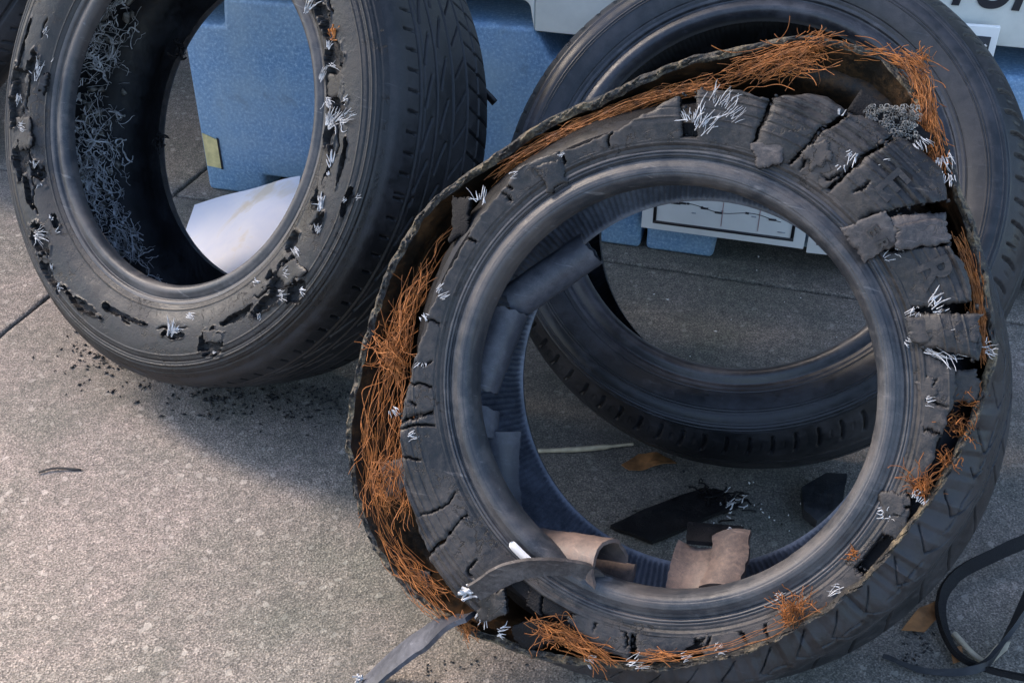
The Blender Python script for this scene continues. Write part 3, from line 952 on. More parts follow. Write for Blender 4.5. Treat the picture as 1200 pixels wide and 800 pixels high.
# ---------------------------------------------------------------- front tyre (burst)
sF = .967
TF = Tyre('burst_tyre', (.1504, .9271, .3623), -.4099, .5957,
          'burst tyre with tread band peeled away and rusty steel cords bristling along the gap')
fb = [(.2030, -.024), (.2022, -.012), (.2048, -.002), (.2090, .004), (.2140, .006), (.2190, .0050), (.2235, .0025), (.2270, .0015), (.2300, .004), (.2325, .0048), (.2350, .0040)]


def bead_disp(t, s, r, w_):
    q = lines_r(r, [(.2275, .0007, -.0022), (.2312, .0007, -.0020), (.2115, .0012, -.0003), (.2180, .0012, .0002)])
    q = q + lines_r(r, [(.2035 + .0016 * i + .0007 * math.sin(i * 5.1), .00045, .00030 * math.sin(i * 2.3)) for i in range(16)]) * (.5 + .5 * vnoise(pol(r, t, w_), 5, 9, 2))
    return q + .0010 * vnoise(pol(r, t, w_), 14, 3, 3) + .0003 * vnoise(pol(r, t, w_), 120, 8, 2)


strip(TF, 'bead', fb, 520, 130, M_BEAD, bead_disp)


def wF(r):
    return np.interp(r, [.20, .2345, .245, .260, .280, .295, .310, .325, .345], [.002, .0040, .0075, .0105, .0115, .0095, .0030, -.009, -.032])


# the unbroken strip of sidewall next to the bead, then dark ply that shows in the cracks
def ply_disp(t, s, r, w_):
    return .002 * vnoise(pol(r, t, w_), 60, 6, 3)


rp = np.linspace(.2350, .2475, 10)
strip(TF, 'sidewall_base', [(q, wF(q) - (.0035 if i == 9 else .0012 if i == 8 else 0)) for i, q in enumerate(rp)], 500, 26, M_SIDE, lambda t, s, r, w_: lines_r(r, [(.2385, .0008, -.0009), (.2415, .0008, .0006)]) + .0006 * vnoise(pol(r, t, w_), 40, 6, 3))
rp = np.linspace(.240, .262, 8)
strip(TF, 'carcass_ply', [(q, wF(q) - .011) for q in rp], 400, 20, M_DARK, ply_disp)
CRACKS = [[(468, 503), (480, 499), (497, 497), (512, 499)], [(474, 446), (484, 450), (492, 448), (508, 456), (520, 462)], [(480, 385), (494, 382), (505, 374), (520, 386)], [(543, 278), (552, 280), (562, 286)], [(486, 425), (498, 427), (506, 422)],
          [(1062, 437), (1068, 455), (1076, 470), (1090, 468), (1100, 474), (1112, 478)], [(1080, 440), (1090, 449), (1098, 445)], [(1052, 482), (1060, 493), (1068, 502), (1070, 514), (1076, 521)], [(958, 648), (961, 662), (966, 676)], [(890, 715), (899, 724), (896, 738), (903, 750)],
          [(640, 690), (632, 705), (635, 730)], [(490, 604), (508, 598), (524, 590), (536, 572)], [(690, 705), (700, 720), (694, 740)], [(828, 725), (832, 745), (826, 762)], [(850, 735), (868, 742), (876, 755)], [(560, 655), (548, 668), (556, 678)], [(720, 150), (712, 165), (716, 182)], [(590, 212), (600, 222)],
          [(945, 172), (942, 190), (936, 200)], [(963, 205), (972, 210), (990, 200)], [(1000, 225), (1012, 220), (1020, 212)], [(462, 540), (478, 536), (494, 540)], [(1080, 590), (1060, 596), (1048, 604)], [(480, 470), (488, 476)], [(655, 178), (662, 190), (652, 196)], [(1000, 660), (1010, 668)], [(760, 700), (764, 716)], [(725, 735), (735, 748), (732, 760)]]
_cp = []
for c in CRACKS:
    P_ = spl(np.array([TF.px(p, .010)[:2] for p in c]), 70)
    P_ = P_ + .0020 * np.stack([n1(np.arange(70) * .22 + 9 * len(_cp), 1.0, 5, 3), n1(np.arange(70) * .22 + 5 * len(_cp), 1.0, 6, 3)], -1)
    _cp.append(np.c_[P_, np.interp(np.linspace(0, 1, 70), [0, .25, .8, 1], [.3, 1, .9, .2])])
CRK = np.vstack(_cp)


def carve(P):
    """0..1: how deep inside a crack a local point lies"""
    X = P[..., :2].reshape(-1, 2); out = np.zeros(len(X))
    lo, hi = X.min(0) - .004, X.max(0) + .004
    K = CRK[((CRK[:, :2] > lo) & (CRK[:, :2] < hi)).all(1)]
    for a in range(0, len(X), 4000):
        if len(K):
            d = np.sqrt(((X[a:a + 4000, None] - K[None, :, :2]) ** 2).sum(2))
            out[a:a + 4000] = (np.exp(-(d / .0010) ** 2) * K[None, :, 2]).max(1)
    return out.reshape(P.shape[:-1])


PIECES = []
GAPS = []


def side_piece(i0, o0, i1, o1, ro=None, lift=(0, 0, 0, 0), mat=None, seed=0, jag=.0032, ri=.2425, bulge=0.0, nu=None, nv=104, ridges=True, th=.0095, parent_name='sidewall_piece', rim=.0):
    """one slab of the burst sidewall. Edge 0 runs from (ri, i0 deg) to (ro0, o0 deg); edge 1 likewise, further clockwise.
    ro: radii at even steps along the outer border. lift: metres at (inner,0) (outer,0) (inner,1) (outer,1)."""
    g = np.random.default_rng(seed)
    span = abs(D2R(i0 - i1)) * .27
    nu = nu or max(20, int(span / .0011))
    s = np.linspace(0, 1, nu); t = np.linspace(0, 1, nv)
    S, Tt = np.meshgrid(s, t, indexing='ij')
    a0 = D2R(i0) + D2R(o0 - i0) * Tt; a1 = D2R(i1) + D2R(o1 - i1) * Tt
    rr = np.interp(S, np.linspace(0, 1, len(ro)), ro)
    rr = rr + jag * 1.4 * n1(S * span * 100, .9, seed + 3)
    ri = ri + .0022 * n1(S * span * 100, 1.3, seed + 6)
    Rr = ri + (rr - ri) * Tt
    e0 = jag * (n1(Tt * 5, 1.0, seed + 1) * 1.2 + n1(Tt * 34, 1.0, seed + 11) * .5)
    e1 = jag * (n1(Tt * 5, 1.0, seed + 2) * 1.2 + n1(Tt * 34, 1.0, seed + 12) * .5)
    A = a0 * (1 - S) + a1 * S + ((1 - S) ** 4 * e0 + S ** 4 * e1) / Rr
    lf = (lift[0] * (1 - Tt) + lift[1] * Tt) * (1 - S) ** 1.5 + (lift[2] * (1 - Tt) + lift[3] * Tt) * S ** 1.5
    Wz = wF(Rr) + lf + bulge * np.sin(math.pi * S) * np.sin(math.pi * Tt)
    P = pol(Rr, A, Wz)
    ck = carve(P)
    Wz = Wz + .0007 * vnoise(P, 35, seed, 3) + .0004 * vnoise(P, 140, seed + 5, 2) + .0011 * vnoise(P, 16, seed + 7, 2) - .0055 * ck
    if ridges:
        Wz = Wz + lines_r(Rr, [(.2435, .0007, -.0008), (.2855, .0008, .0012), (.2925, .0011, -.0017), (.2965, .0010, .0015), (.3015, .0011, -.0018), (.3055, .0010, .0016), (.311, .0011, -.0016), (.3155, .001, .0014), (.266, .0009, .0008), (.275, .0007, -.0007)])
    # rounded, crumbling borders
    ed = np.minimum(np.minimum(S, 1 - S) * span, (1 - Tt) * (np.mean(ro) - ri))
    Wz = Wz + .0030 * np.exp(-ed / .0045) * np.clip(vnoise(P, 55, seed + 31, 2) + .15, 0, 1) - .0026 * np.exp(-ed / .0014)
    GAPS.append(np.vstack([pol(Rr, A, Wz)[0], pol(Rr, A, Wz)[-1]])[::9])
    top = pol(Rr, A, Wz)
    bt = th * (1 + .25 * vnoise(P, 90, seed + 8, 2))
    bot = pol(Rr, A, Wz - bt)
    N0 = nu * nv
    F1 = gridF(nu, nv); F2 = gridF(nu, nv, flip=True, off=N0)
    i = np.arange(nu - 1); j = np.arange(nv - 1)
    Sd = [np.stack([i * nv + nv - 1, (i + 1) * nv + nv - 1, (i + 1) * nv + nv - 1 + N0, i * nv + nv - 1 + N0], -1),
          np.stack([i * nv, i * nv + N0, (i + 1) * nv + N0, (i + 1) * nv], -1),
          np.stack([j, j + 1, j + 1 + N0, j + N0], -1),
          np.stack([(nu - 1) * nv + j, (nu - 1) * nv + j + N0, (nu - 1) * nv + j + 1 + N0, (nu - 1) * nv + j + 1], -1)]
    Sd = np.vstack(Sd)
    F = np.vstack([F1[:, ::-1], F2[:, ::-1], Sd])
    mi = np.r_[(ck.reshape(-1)[F1].mean(1) > .55).astype(int), np.ones(len(F2)), np.ones(len(Sd))].astype(int)
    o = TF.add(parent_name, np.vstack([top.reshape(-1, 3), bot.reshape(-1, 3)]), F, [mat or M_SIDE, M_DARK], midx=mi, sharp=50)
    PIECES.append(o)
    return o


g8 = .45
# clockwise from the torn gap at the top
side_piece(95.5, 97.0, 83.0, 83.0, [.292, .296, .297], (0, -.001, 0, 0), seed=1)
side_piece(82.4, 82.2, 74.3, 70.4, [.298, .312, .320, .316], (0, .001, 0, -.001), seed=2, bulge=.002)
side_piece(73.6, 69.2, 64.0, 61.6, [.317, .323, .322], (0, .004, 0, 0), seed=3)
side_piece(63.2, 60.6, 54.6, 47.2, [.322, .328, .328, .316], (0, .005, .001, .003), seed=4, bulge=.002)
side_piece(53.8, 45.6, 45.8, 41.0, [.310, .302, .296], (.010, -.010, .003, -.004), M_PALE, seed=5, bulge=.006, ridges=False)
side_piece(45.0, 40.0, 31.8, 29.6, [.296, .300, .300, .297], (0, 0, 0, 0), seed=6)
side_piece(30.8, 27.2, 23.4, 19.4, [.296, .298, .292], (.001, .006, .004, .008), seed=7, bulge=.005, ridges=True)
side_piece(22.6, 18.0, 6.0, 5.2, [.272, .268, .262], (-.002, -.003, 0, 0), seed=8)
side_piece(5.7, 4.9, -8.0, -9.5, [.261, .257, .252], (0, 0, 0, 0), seed=9)
side_piece(-8.4, -10.0, -19.0, -18.6, [.254, .261, .266], (0, .001, 0, .002), seed=10)
side_piece(-20.0, -19.8, -28.0, -27.4, [.240, .238, .247], (0, 0, 0, 0), seed=11)
side_piece(-28.4, -27.8, -47.5, -47.0, [.262, .262, .262], (0, 0, 0, 0), seed=12)
side_piece(-48.2, -47.8, -66.5, -67.5, [.262, .264, .266], (0, 0, 0, 0), seed=13)
side_piece(-67.5, -69.5, -82.5, -81.0, [.252, .268, .272], (0, -.002, 0, 0), seed=14)
side_piece(-83.4, -82.8, -97.0, -99.0, [.272, .268, .256], (0, 0, 0, -.003), seed=15)
side_piece(-98.0, -100.0, -111.0, -109.0, [.262, .266, .270], (-.004, -.008, -.006, -.010), M_DARK, seed=16)
side_piece(-116.2, -115.2, -133.0, -130.0, [.306, .314, .312], (0, .001, 0, 0), seed=17)
side_piece(-133.4, -130.7, -160.0, -158.0, [.308, .303, .298, .291, .285], (0, 0, 0, 0), seed=18)
side_piece(-160.3, -158.5, -217.0, -216.0, [.284, .270, .262, .258, .256, .257, .262], (0, 0, 0, 0), seed=20)
side_piece(-217.2, -216.2, -261.0, -260.0, [.262, .270, .264, .258, .258, .262, .272, .286], (0, 0, 0, 0), seed=22)
# narrow strip left standing in the top gap
side_piece(98.6, 98.3, 96.4, 97.6, [.246, .250], (-.004, -.004, -.004, -.004), seed=25, ridges=False)
# crumbs of rubber lodged in the gaps between the slabs
g = np.random.default_rng(77); arr = []
for q_ in np.vstack(GAPS):
    for k_ in range(int(g.choice([0, 0, 0, 1, 3]))):
        vv, ff = box_arrays(0, 0, 0, *(g.uniform(.0008, .0042, 3)))
        A3 = np.linalg.qr(g.normal(size=(3, 3)))[0]
        arr.append(((vv + g.normal(size=vv.shape) * .0006) @ A3 + q_ + g.normal(size=3) * (.0034, .0034, .0012) - [0, 0, .0035], ff))
v, f = join_arrays(arr)
tag(TF.add('rubber_crumbs', v, f, M_SIDE, smooth=False, clamp=False), kind='stuff')
# pale tongues and loose slabs
def pxr(p, w_=.012):
    q = TF.px(p, w_); return math.hypot(q[0], q[1]), math.degrees(math.atan2(q[1], q[0]))


for i, (cs, lf, mt) in enumerate([([(879, 167), (919, 164), (915, 192), (884, 197)], (.001, .001, .006, .006), M_PALE), ([(627, 196), (658, 184), (662, 212), (641, 226)], (.003, .001, .003, .005), M_SIDE),
                              ([(1098, 440), (1148, 430), (1146, 468), (1104, 480)], (-.006, -.008, -.012, -.008), M_SIDE), ([(984, 266), (1038, 248), (1052, 284), (1012, 307)], (.013, .012, .006, .008), M_PALE),
                              ([(1048, 262), (1108, 256), (1112, 284), (1052, 292)], (.011, .004, .002, .010), M_PALE), ([(1062, 372), (1150, 367), (1146, 400), (1072, 404)], (.006, .008, .010, .008), M_SIDE),
                              ([(1030, 572), (1062, 580), (1056, 604), (1034, 606)], (.0005, .002, .003, .001), M_SIDE), ([(1004, 624), (1034, 612), (1046, 628), (1012, 648)], (-.003, .000, -.010, -.008), M_SIDE),
                              ([(528, 232), (552, 228), (549, 275), (526, 282)], (-.03, -.024, -.024, -.03), M_DARK), ([(562, 696), (590, 690), (594, 722), (558, 730)], (.004, .004, .008, .006), M_SIDE),
                              ([(598, 735), (640, 727), (650, 752), (610, 764)], (-.006, -.004, -.006, -.010), M_DARK),
                              ([(478, 664), (502, 672), (500, 702), (486, 698)], (-.02, -.02, -.02, -.02), M_PALE), ([(446, 545), (478, 534), (470, 586), (448, 580)], (-.03, -.026, -.026, -.03), M_PALE),
                              ([(940, 178), (968, 160), (976, 186), (950, 202)], (.002, .003, .004, .003), M_SIDE), ([(1070, 444), (1094, 440), (1098, 462), (1080, 470)], (.0006, .0006, .0014, .0010), M_SIDE)]):
    quad_flap(TF, 'torn_flap', cs, wF, lf, mt, 200 + i * 11, th=.007)


def letter_on(ch, r0, dg, size, lift=.0006, rot=0):
    w0 = float(wF(r0)); sl = (float(wF(r0 + .01)) - float(wF(r0 - .01))) / .02
    t = D2R(dg)
    B = Matrix.Rotation(t - math.pi / 2, 4, 'Z') @ Matrix.Translation((0, r0, w0 + lift)) @ Matrix.Rotation(math.atan(sl), 4, 'X') @ Matrix.Rotation(rot, 4, 'Z')
    return text_mesh(ch, size, .0009, M_SIDE, 'raised_letter', TF.root, TF.basis @ B)


letter_on('R', .262, 37.0, .042)
letter_on('E', .274, 55.0, .040, .0035)
letter_on('R', .252, 25.5, .016, .0055)
letter_on('E', .243, 50.0, .016, .013)
letter_on('R', .243, 46.6, .016, .011)

# tread band: torn loose along its near edge and shoved up and to the left
th_k = np.radians([-180, -170, -156, -138, -127, -117, -108, -91, -67, -47, -33, -16, -6, 4, 20, 30, 47, 61, 71, 81, 94, 118, 143, 157, 170, 180])
r0_k = np.array([.345, .354, .372, .380, .368, .346, .322, .290, .269, .261, .260, .262, .272, .284, .309, .314, .333, .366, .385, .377, .345, .308, .311, .333, .340, .345])
w0_k = np.array([-.035, -.035, -.03, -.03, -.03, -.025, -.010, .006, .016, .020, .020, .018, .012, .004, -.010, -.016, -.030, -.042, -.05, -.045, -.04, -.035, -.035, -.035, -.035, -.035])


def band_prof(th, nprof):
    """(len(th), nprof, 2) outer profile from the torn near edge back to the far shoulder"""
    t = (th + math.pi) % (2 * math.pi) - math.pi
    r0 = np.interp(t, th_k, r0_k); w0 = np.interp(t, th_k, w0_k)
    r0 = r0 + .0030 * n1(t * 28, .8, 3, 3); w0 = w0 + .0045 * n1(t * 34, 1.1, 8, 3)
    low = np.clip((.325 - r0) / .06, 0, 1)               # where the shoulder still hugs the sidewall
    r1 = r0 * (1 - low) + (r0 + .033) * low + .0 * t
    r1 = np.minimum(np.where(low > 0, r1, .6 * r0 + .4 * .328), .40)
    w1 = w0 - .022 - .012 * (1 - low)
    r2 = .55 * r1 + .45 * .328; w2 = np.full_like(r2, -.080)
    r2 = np.maximum(r2, np.minimum(r1, .33))
    r3 = np.full_like(r2, .326); w3 = np.full_like(r2, -.125)
    r4 = np.full_like(r2, .314); w4 = np.full_like(r2, -.162)
    r5 = np.full_like(r2, .298); w5 = np.full_like(r2, -.184)
    K = np.stack([np.stack([r0, w0], -1), np.stack([r1, w1], -1), np.stack([r2, w2], -1), np.stack([r3, w3], -1), np.stack([r4, w4], -1), np.stack([r5, w5], -1)], 1)
    return np.stack([spl(kk, nprof) for kk in K])


NT, NP = 1500, 190
TH = np.arange(NT) / NT * 2 * math.pi
key = np.arange(0, NT, 4)
PRk = band_prof(TH[key], NP)
PR = np.zeros((NT, NP, 2))
for q in range(2):
    for j in range(NP):
        PR[:, j, q] = np.interp(TH, np.r_[TH[key], 2 * math.pi], np.r_[PRk[:, j, q], PRk[0, j, q]])
tang = np.gradient(PR, axis=1); tang /= np.linalg.norm(tang, axis=2)[..., None]
NR = np.stack([-tang[..., 1], tang[..., 0]], -1)
NR *= np.sign(NR[:, NP // 2, 0]).mean()
Sd = np.concatenate([np.zeros((NT, 1)), np.cumsum(np.linalg.norm(np.diff(PR, axis=1), axis=2), axis=1)], 1)
A_ = TH[:, None] * .33
sv = Sd
q = np.zeros((NT, NP))
lat = sstep(.003, .006, sv) * (1 - sstep(.052, .056, sv))
bend = np.where(sv < .026, 1.15 * (sv), 1.15 * .026 - 1.0 * (sv - .026) - 9 * (sv - .026) ** 2)
q -= .0030 * lat * groove(A_ + bend, .0455, .0020, .0007)
q -= .0022 * groove(sv - .030 - .0015 * np.sin(A_ * 138), 99, .0018, .0008) * sstep(.2, .5, (np.sin(A_ * 69) + 1) / 2)
q -= .0045 * (groove(sv - .066, 99, .004) + groove(sv - .105, 99, .005))
q -= .0022 * sstep(.068, .071, sv) * (1 - sstep(.10, .103, sv)) * groove(A_ - .9 * sv, .0455, .003)
q -= .003 * sstep(.108, .111, sv) * groove(A_ + .6 * sv, .0455, .003)
Po = pol(PR[..., 0], TH[:, None], PR[..., 1])
q += .0007 * vnoise(Po, 14, 2, 2)
out = PR + NR * q[..., None]
thk = .012 * (.8 + .2 * sstep(0, .03, sv))
inn = PR - NR * (thk + .002 * vnoise(Po, 40, 12, 3))[..., None]
Vo = pol(out[..., 0], TH[:, None], out[..., 1]).reshape(-1, 3)
Vi = pol(inn[..., 0], TH[:, None], inn[..., 1]).reshape(-1, 3)
band = TF.add('tread', Vo, gridF(NT, NP, wrap=True, flip=True), M_TREAD, sharp=60)
jj = np.r_[np.arange(0, NP - 1, 2), NP - 1]
TF.add('tread_underside', Vi.reshape(NT, NP, 3)[::2][:, jj].reshape(-1, 3), gridF(NT // 2, len(jj), wrap=True), M_RUSTBAND, sharp=60)
# torn rim joining the two faces
NE = 9
rim = np.zeros((NT, NE, 3))
for k_ in range(NE):
    f_ = k_ / (NE - 1)
    base = Vo.reshape(NT, NP, 3)[:, 0] * (1 - f_) + Vi.reshape(NT, NP, 3)[:, 0] * f_
    amp = math.sin(math.pi * f_)
    nz = vnoise(base + f_ * .02, 130, 31, 3)
    rim[:, k_] = base + np.stack([-.0 * nz, .0 * nz, amp * (.0035 + .0075 * nz)], -1)
TF.add('torn_edge', rim.reshape(-1, 3), gridF(NT, NE, wrap=True), M_EDGE, sharp=60)

# far half: shoulder to bead, and the ribbed lining seen through the hole
strip(TF, 'far_sidewall', [(.298, -.184), (.285, -.193), (.262, -.195), (.240, -.188), (.222, -.184), (.2075, -.178), (.2035, -.166)], 300, 36, M_SIDE_R)
strip(TF, 'inner_liner', [(.2035, -.166), (.2085, -.1645), (.222, -.170), (.245, -.177), (.268, -.181), (.288, -.174), (.300, -.155)], 1080, 44, M_RIBBED,
      lambda t, s, r, w_: .0011 * np.clip(np.cos(t * 216) * 2.2, -1, 1) * sstep(.205, .212, r), flip=True)
strip(TF, 'carcass', [(.203, -.024), (.222, -.016), (.246, -.008), (.262, -.010), (.280, -.030), (.292, -.07), (.302, -.12), (.300, -.155)], 400, 40, M_LINER,
      lambda t, s, r, w_: .002 * vnoise(pol(r, t, w_), 40, 15, 3), flip=True)
strip(TF, 'carcass_back', [(.262, -.014), (.284, -.034), (.296, -.07), (.306, -.12), (.300, -.160)], 400, 30, M_DARK,
      lambda t, s, r, w_: .002 * vnoise(pol(r, t, w_), 50, 16, 3))

# loose lining strips inside the front tyre
def curl(p0, p1, rad0, rad1, a0, a1, up, mat, name, seed, th=.003, n=26, m=22):
    """part-tube of lining: axis p0-p1, arc from a0 to a1 degrees about it."""
    p0, p1 = np.asarray(p0, float), np.asarray(p1, float)
    ax = p1 - p0; ax /= np.linalg.norm(ax)
    e = np.asarray(up, float); e = e - ax * (e @ ax); e /= np.linalg.norm(e); f2 = np.cross(ax, e)
    L = np.linspace(0, 1, n); A = np.radians(np.linspace(a0, a1, m))
    LL, AA = np.meshgrid(L, A, indexing='ij')
    endw = (.004 * n1(AA * 3, 1.2, seed, 2)) * np.where(LL > .5, 1, -1) * np.abs(LL - .5) * 2
    def surf(off):
        rr = rad0 + (rad1 - rad0) * LL + off + .0012 * n1(LL * 5 + AA, 1.5, seed + 4, 2) + .0025 * (AA - A[0])
        return p0 + (p1 - p0) * LL[..., None] + ax * endw[..., None] + rr[..., None] * (np.cos(AA)[..., None] * e + np.sin(AA)[..., None] * f2)
    Vt, Vb = surf(0), surf(-th)
    N0 = n * m
    i = np.arange(n - 1); j = np.arange(m - 1)
    F = [gridF(n, m), gridF(n, m, flip=True, off=N0)]
    for jj, fl in ((0, False), (m - 1, True)):
        q_ = np.stack([i * m + jj, i * m + jj + N0, (i + 1) * m + jj + N0, (i + 1) * m + jj], -1); F.append(q_[:, ::-1] if fl else q_)
    for ii, fl in ((0, True), (n - 1, False)):
        q_ = np.stack([ii * m + j, ii * m + j + N0, ii * m + j + 1 + N0, ii * m + j + 1], -1); F.append(q_[:, ::-1] if fl else q_)
    return TF.add(name, np.vstack([Vt.reshape(-1, 3), Vb.reshape(-1, 3)]), np.vstack(F), mat, sharp=50, clamp=False)


pp = TF.px
curl(pp((598, 352), -.075), pp((690, 288), -.085), .017, .017, -70, 200, (0, 0, 1), M_FLAP, 'liner_flap', 1)
curl(pp((598, 362), -.070), pp((566, 456), -.060), .020, .016, -120, 190, (0, 0, 1), M_FLAP, 'liner_flap', 2)
curl(pp((566, 478), -.075), pp((560, 512), -.070), .017, .020, -160, 180, (0, 0, 1), M_FLAP, 'liner_flap', 3)
v, f = ribbon([pp((586, 504), -.070), pp((584, 560), -.075), pp((592, 625), -.085)], [(1, .05, -.35)] * 3, .046, .004, .0015, 5, 30, 8, curl=.009)
TF.add('liner_flap', v, f, M_FLAP, sharp=50)
curl(pp((634, 650), -.060), pp((718, 664), -.020), .0250, .0255, -178, 176, (0, 0, 1), M_FLAP_P, 'rolled_liner', 4, th=.004)
v, f = ribbon([pp((808, 700), -.045), pp((815, 660), -.075), pp((822, 638), -.10)], [(1, .2, .1)] * 3, .050, .0045, .0014, 6, 20, 8, curl=.009)
TF.add('liner_flap', v, f, M_FLAP_P, sharp=50)
v, f = ribbon([pp((842, 692), -.038), pp((855, 660), -.070), pp((858, 628), -.105)], [(1, .35, .2)] * 3, .040, .0045, .003, 7, 20, 8, curl=-.006)
TF.add('liner_flap', v, f, M_FLAP_P, sharp=50)
v, f = ribbon([pp((838, 640), -.10), pp((838, 618), -.135)], [(1, .1, 0)] * 2, .060, .005, .003, 8, 14, 6)
TF.add('liner_flap', v, f, M_DARK, sharp=50)
v, f = threads(14, pp((858, 626), -.12), (0, 0, 1), .004, .012, .0008, .4, seed=77)
TF.add('thread_tuft', v, f, M_WHITE, clamp=False)

# white label on the bead
r0, dg = pxr((610, 650), .006)
lb = []
for k_ in np.linspace(-1, 1, 15):
    lb.append((r0 - .0015, D2R(dg) + k_ * .017 / r0))
lb = np.array(lb)
wd = .0042 * np.sqrt(np.clip(1 - np.abs(np.linspace(-1, 1, 15)) ** 8, 0, 1)) + .0004
bw = np.interp(np.array([r0 - .006, r0 + .003]), [.2140, .2190, .2235, .2270], [.006, .005, .0025, .0015])
Vl = np.concatenate([pol(lb[:, 0] - wd, lb[:, 1], .0078), pol(lb[:, 0] + wd, lb[:, 1], .0062), pol(lb[:, 0] - wd, lb[:, 1], .0066), pol(lb[:, 0] + wd, lb[:, 1], .0050)])
i = np.arange(14)
Fl = np.vstack([np.stack([i, i + 15, i + 16, i + 1], -1)[:, ::-1], np.stack([i, i + 30, i + 31, i + 1], -1), np.stack([i + 15, i + 45, i + 46, i + 16], -1)[:, ::-1]])
TF.add('white_label', Vl, Fl, M_LABEL, smooth=False, clamp=False)

# torn strips of bead rubber at the lower left
v, f = ribbon([pp((712, 690), -.030), pp((690, 668), .004), pp((650, 662), .022), pp((600, 668), .030), pp((556, 692), .026)],
              [(.2, 1, .45)] * 5, [.012, .017, .023, .025, .021], .0045, .0012, 9, 60, 6, curl=.001)
TF.add('torn_strip', v, f, M_PALE, sharp=50)
e = pp((552, 693), .026)
v, f = threads(12, e, (0, 0, 1), .0035, .013, .0015, .25, (-.8, -.5, .1), seed=41, lay=.4)
TF.add('thread_tuft', v, f, M_WHITE, clamp=False)
gl = TF.loc
wpts = [on_ground((556, 718), .128), on_ground((524, 730), .108), on_ground((490, 750), .070), on_ground((456, 776), .034), on_ground((424, 806), .008)]
v, f = ribbon([gl(p) for p in wpts], [TF.R.T @ np.array(q_) for q_ in ((.40, -.52, .75), (.42, -.53, .73), (.46, -.55, .69), (.54, -.53, .65), (.58, -.52, .6))],
              [.044, .044, .042, .040, .034], .005, .0012, 12, 60, 6, curl=.002)
TF.add('torn_strip', v, f, M_FLAP, sharp=50)
v, f = threads(10, gl(on_ground((424, 796), .012)), (0, 0, 1), .003, .010, .0012, .3, TF.R.T @ np.array([-.7, -.5, .1]), seed=43, lay=.4)
TF.add('thread_tuft', v, f, M_WHITE, clamp=False)

# rusty steel cords
CORDS = [  # path (px, depth), strands, spread, curl
    ([((574, 224), -.045), ((622, 180), -.045), ((702, 141), -.045), ((772, 112), -.046), ((838, 97), -.044)], 150, .0036, .006, .8),
    ([((566, 212), -.04), ((640, 168), -.04), ((740, 126), -.045)], 50, .003, .006, .8),
    ([((840, 92), -.036), ((880, 78), -.04), ((925, 62), -.04), ((965, 52), -.04)], 130, .006, .007, 1.6),
    ([((880, 95), -.03), ((920, 80), -.03), ((955, 75), -.03)], 60, .005, .008, 2.0),
    ([((985, 58), -.05), ((1035, 68), -.05), ((1070, 75), -.045), ((1085, 85), -.042)], 60, .004, .006, 1.2),
    ([((1065, 68), -.045), ((1080, 95), -.04), ((1088, 130), -.036), ((1096, 170), -.03)], 150, .0050, .005, 1.2),
    ([((1092, 165), -.03), ((1105, 200), -.022)], 40, .003, .004, 1.0),
    ([((1118, 270), -.02), ((1135, 310), -.016), ((1146, 360), -.012), ((1152, 420), -.010)], 110, .0028, .0035, .8),
    ([((496, 312), -.04), ((480, 350), -.04), ((468, 400), -.04), ((462, 440), -.038)], 84, .0060, .016, 1.0),
    ([((504, 300), -.04), ((478, 400), -.035), ((470, 480), -.03), ((472, 560), -.025)], 26, .0070, .022, 1.0),
    ([((472, 420), -.035), ((450, 480), -.035), ((442, 530), -.035), ((444, 575), -.032)], 34, .0080, .020, .8),
    ([((428, 470), -.036), ((424, 540), -.036), ((434, 600), -.034)], 26, .0032, .008, .8),
    ([((446, 560), -.022), ((464, 592), -.022), ((474, 570), -.022), ((458, 545), -.022), ((446, 575), -.022), ((454, 608), -.022)], 58, .0060, .016, .5),
    ([((444, 622), -.026), ((468, 652), -.026), ((494, 678), -.022), ((516, 696), -.018)], 48, .0048, .011, .8),
    ([((480, 480), -.015), ((472, 560), -.012), ((478, 615), -.012)], 22, .004, .014, .6),
    ([((540, 722), .004), ((552, 745), .006)], 70, .0035, .004, 1.0),
    ([((612, 733), .008), ((650, 742), .012), ((690, 760), .014), ((712, 775), .015)], 80, .0048, .008, 1.0),
    ([((740, 765), .012), ((790, 768), .015)], 30, .003, .004, 1.0),
    ([((560, 222), -.045), ((520, 262), -.045), ((496, 312), -.043), ((470, 380), -.042), ((450, 450), -.04), ((438, 520), -.04), ((440, 590), -.038), ((462, 650), -.034), ((500, 695), -.026), ((528, 722), -.015)], 44, .0050, .014, .8),
    ([((838, 95), -.045), ((900, 70), -.05), ((960, 56), -.052), ((1030, 68), -.052), ((1075, 95), -.046), ((1095, 165), -.036)], 30, .0040, .010, .8),
    ([((600, 742), .006), ((680, 768), .010), ((780, 770), .014), ((880, 745), .016), ((960, 708), .017)], 9, .0018, .006, .8),
]
for i, (path, n, spd, cl, fr_) in enumerate(CORDS):
    P = [pp(p, w_) for p, w_ in path]
    v, f = bundle(P, int(n * .72), spd * .8, .00038, cl * .9, 300 + i, segs=36, frac=(.35, .95), fray=fr_ * .5)
    TF.add('rusty_cord_tuft', v, f, M_CORD, clamp=False)
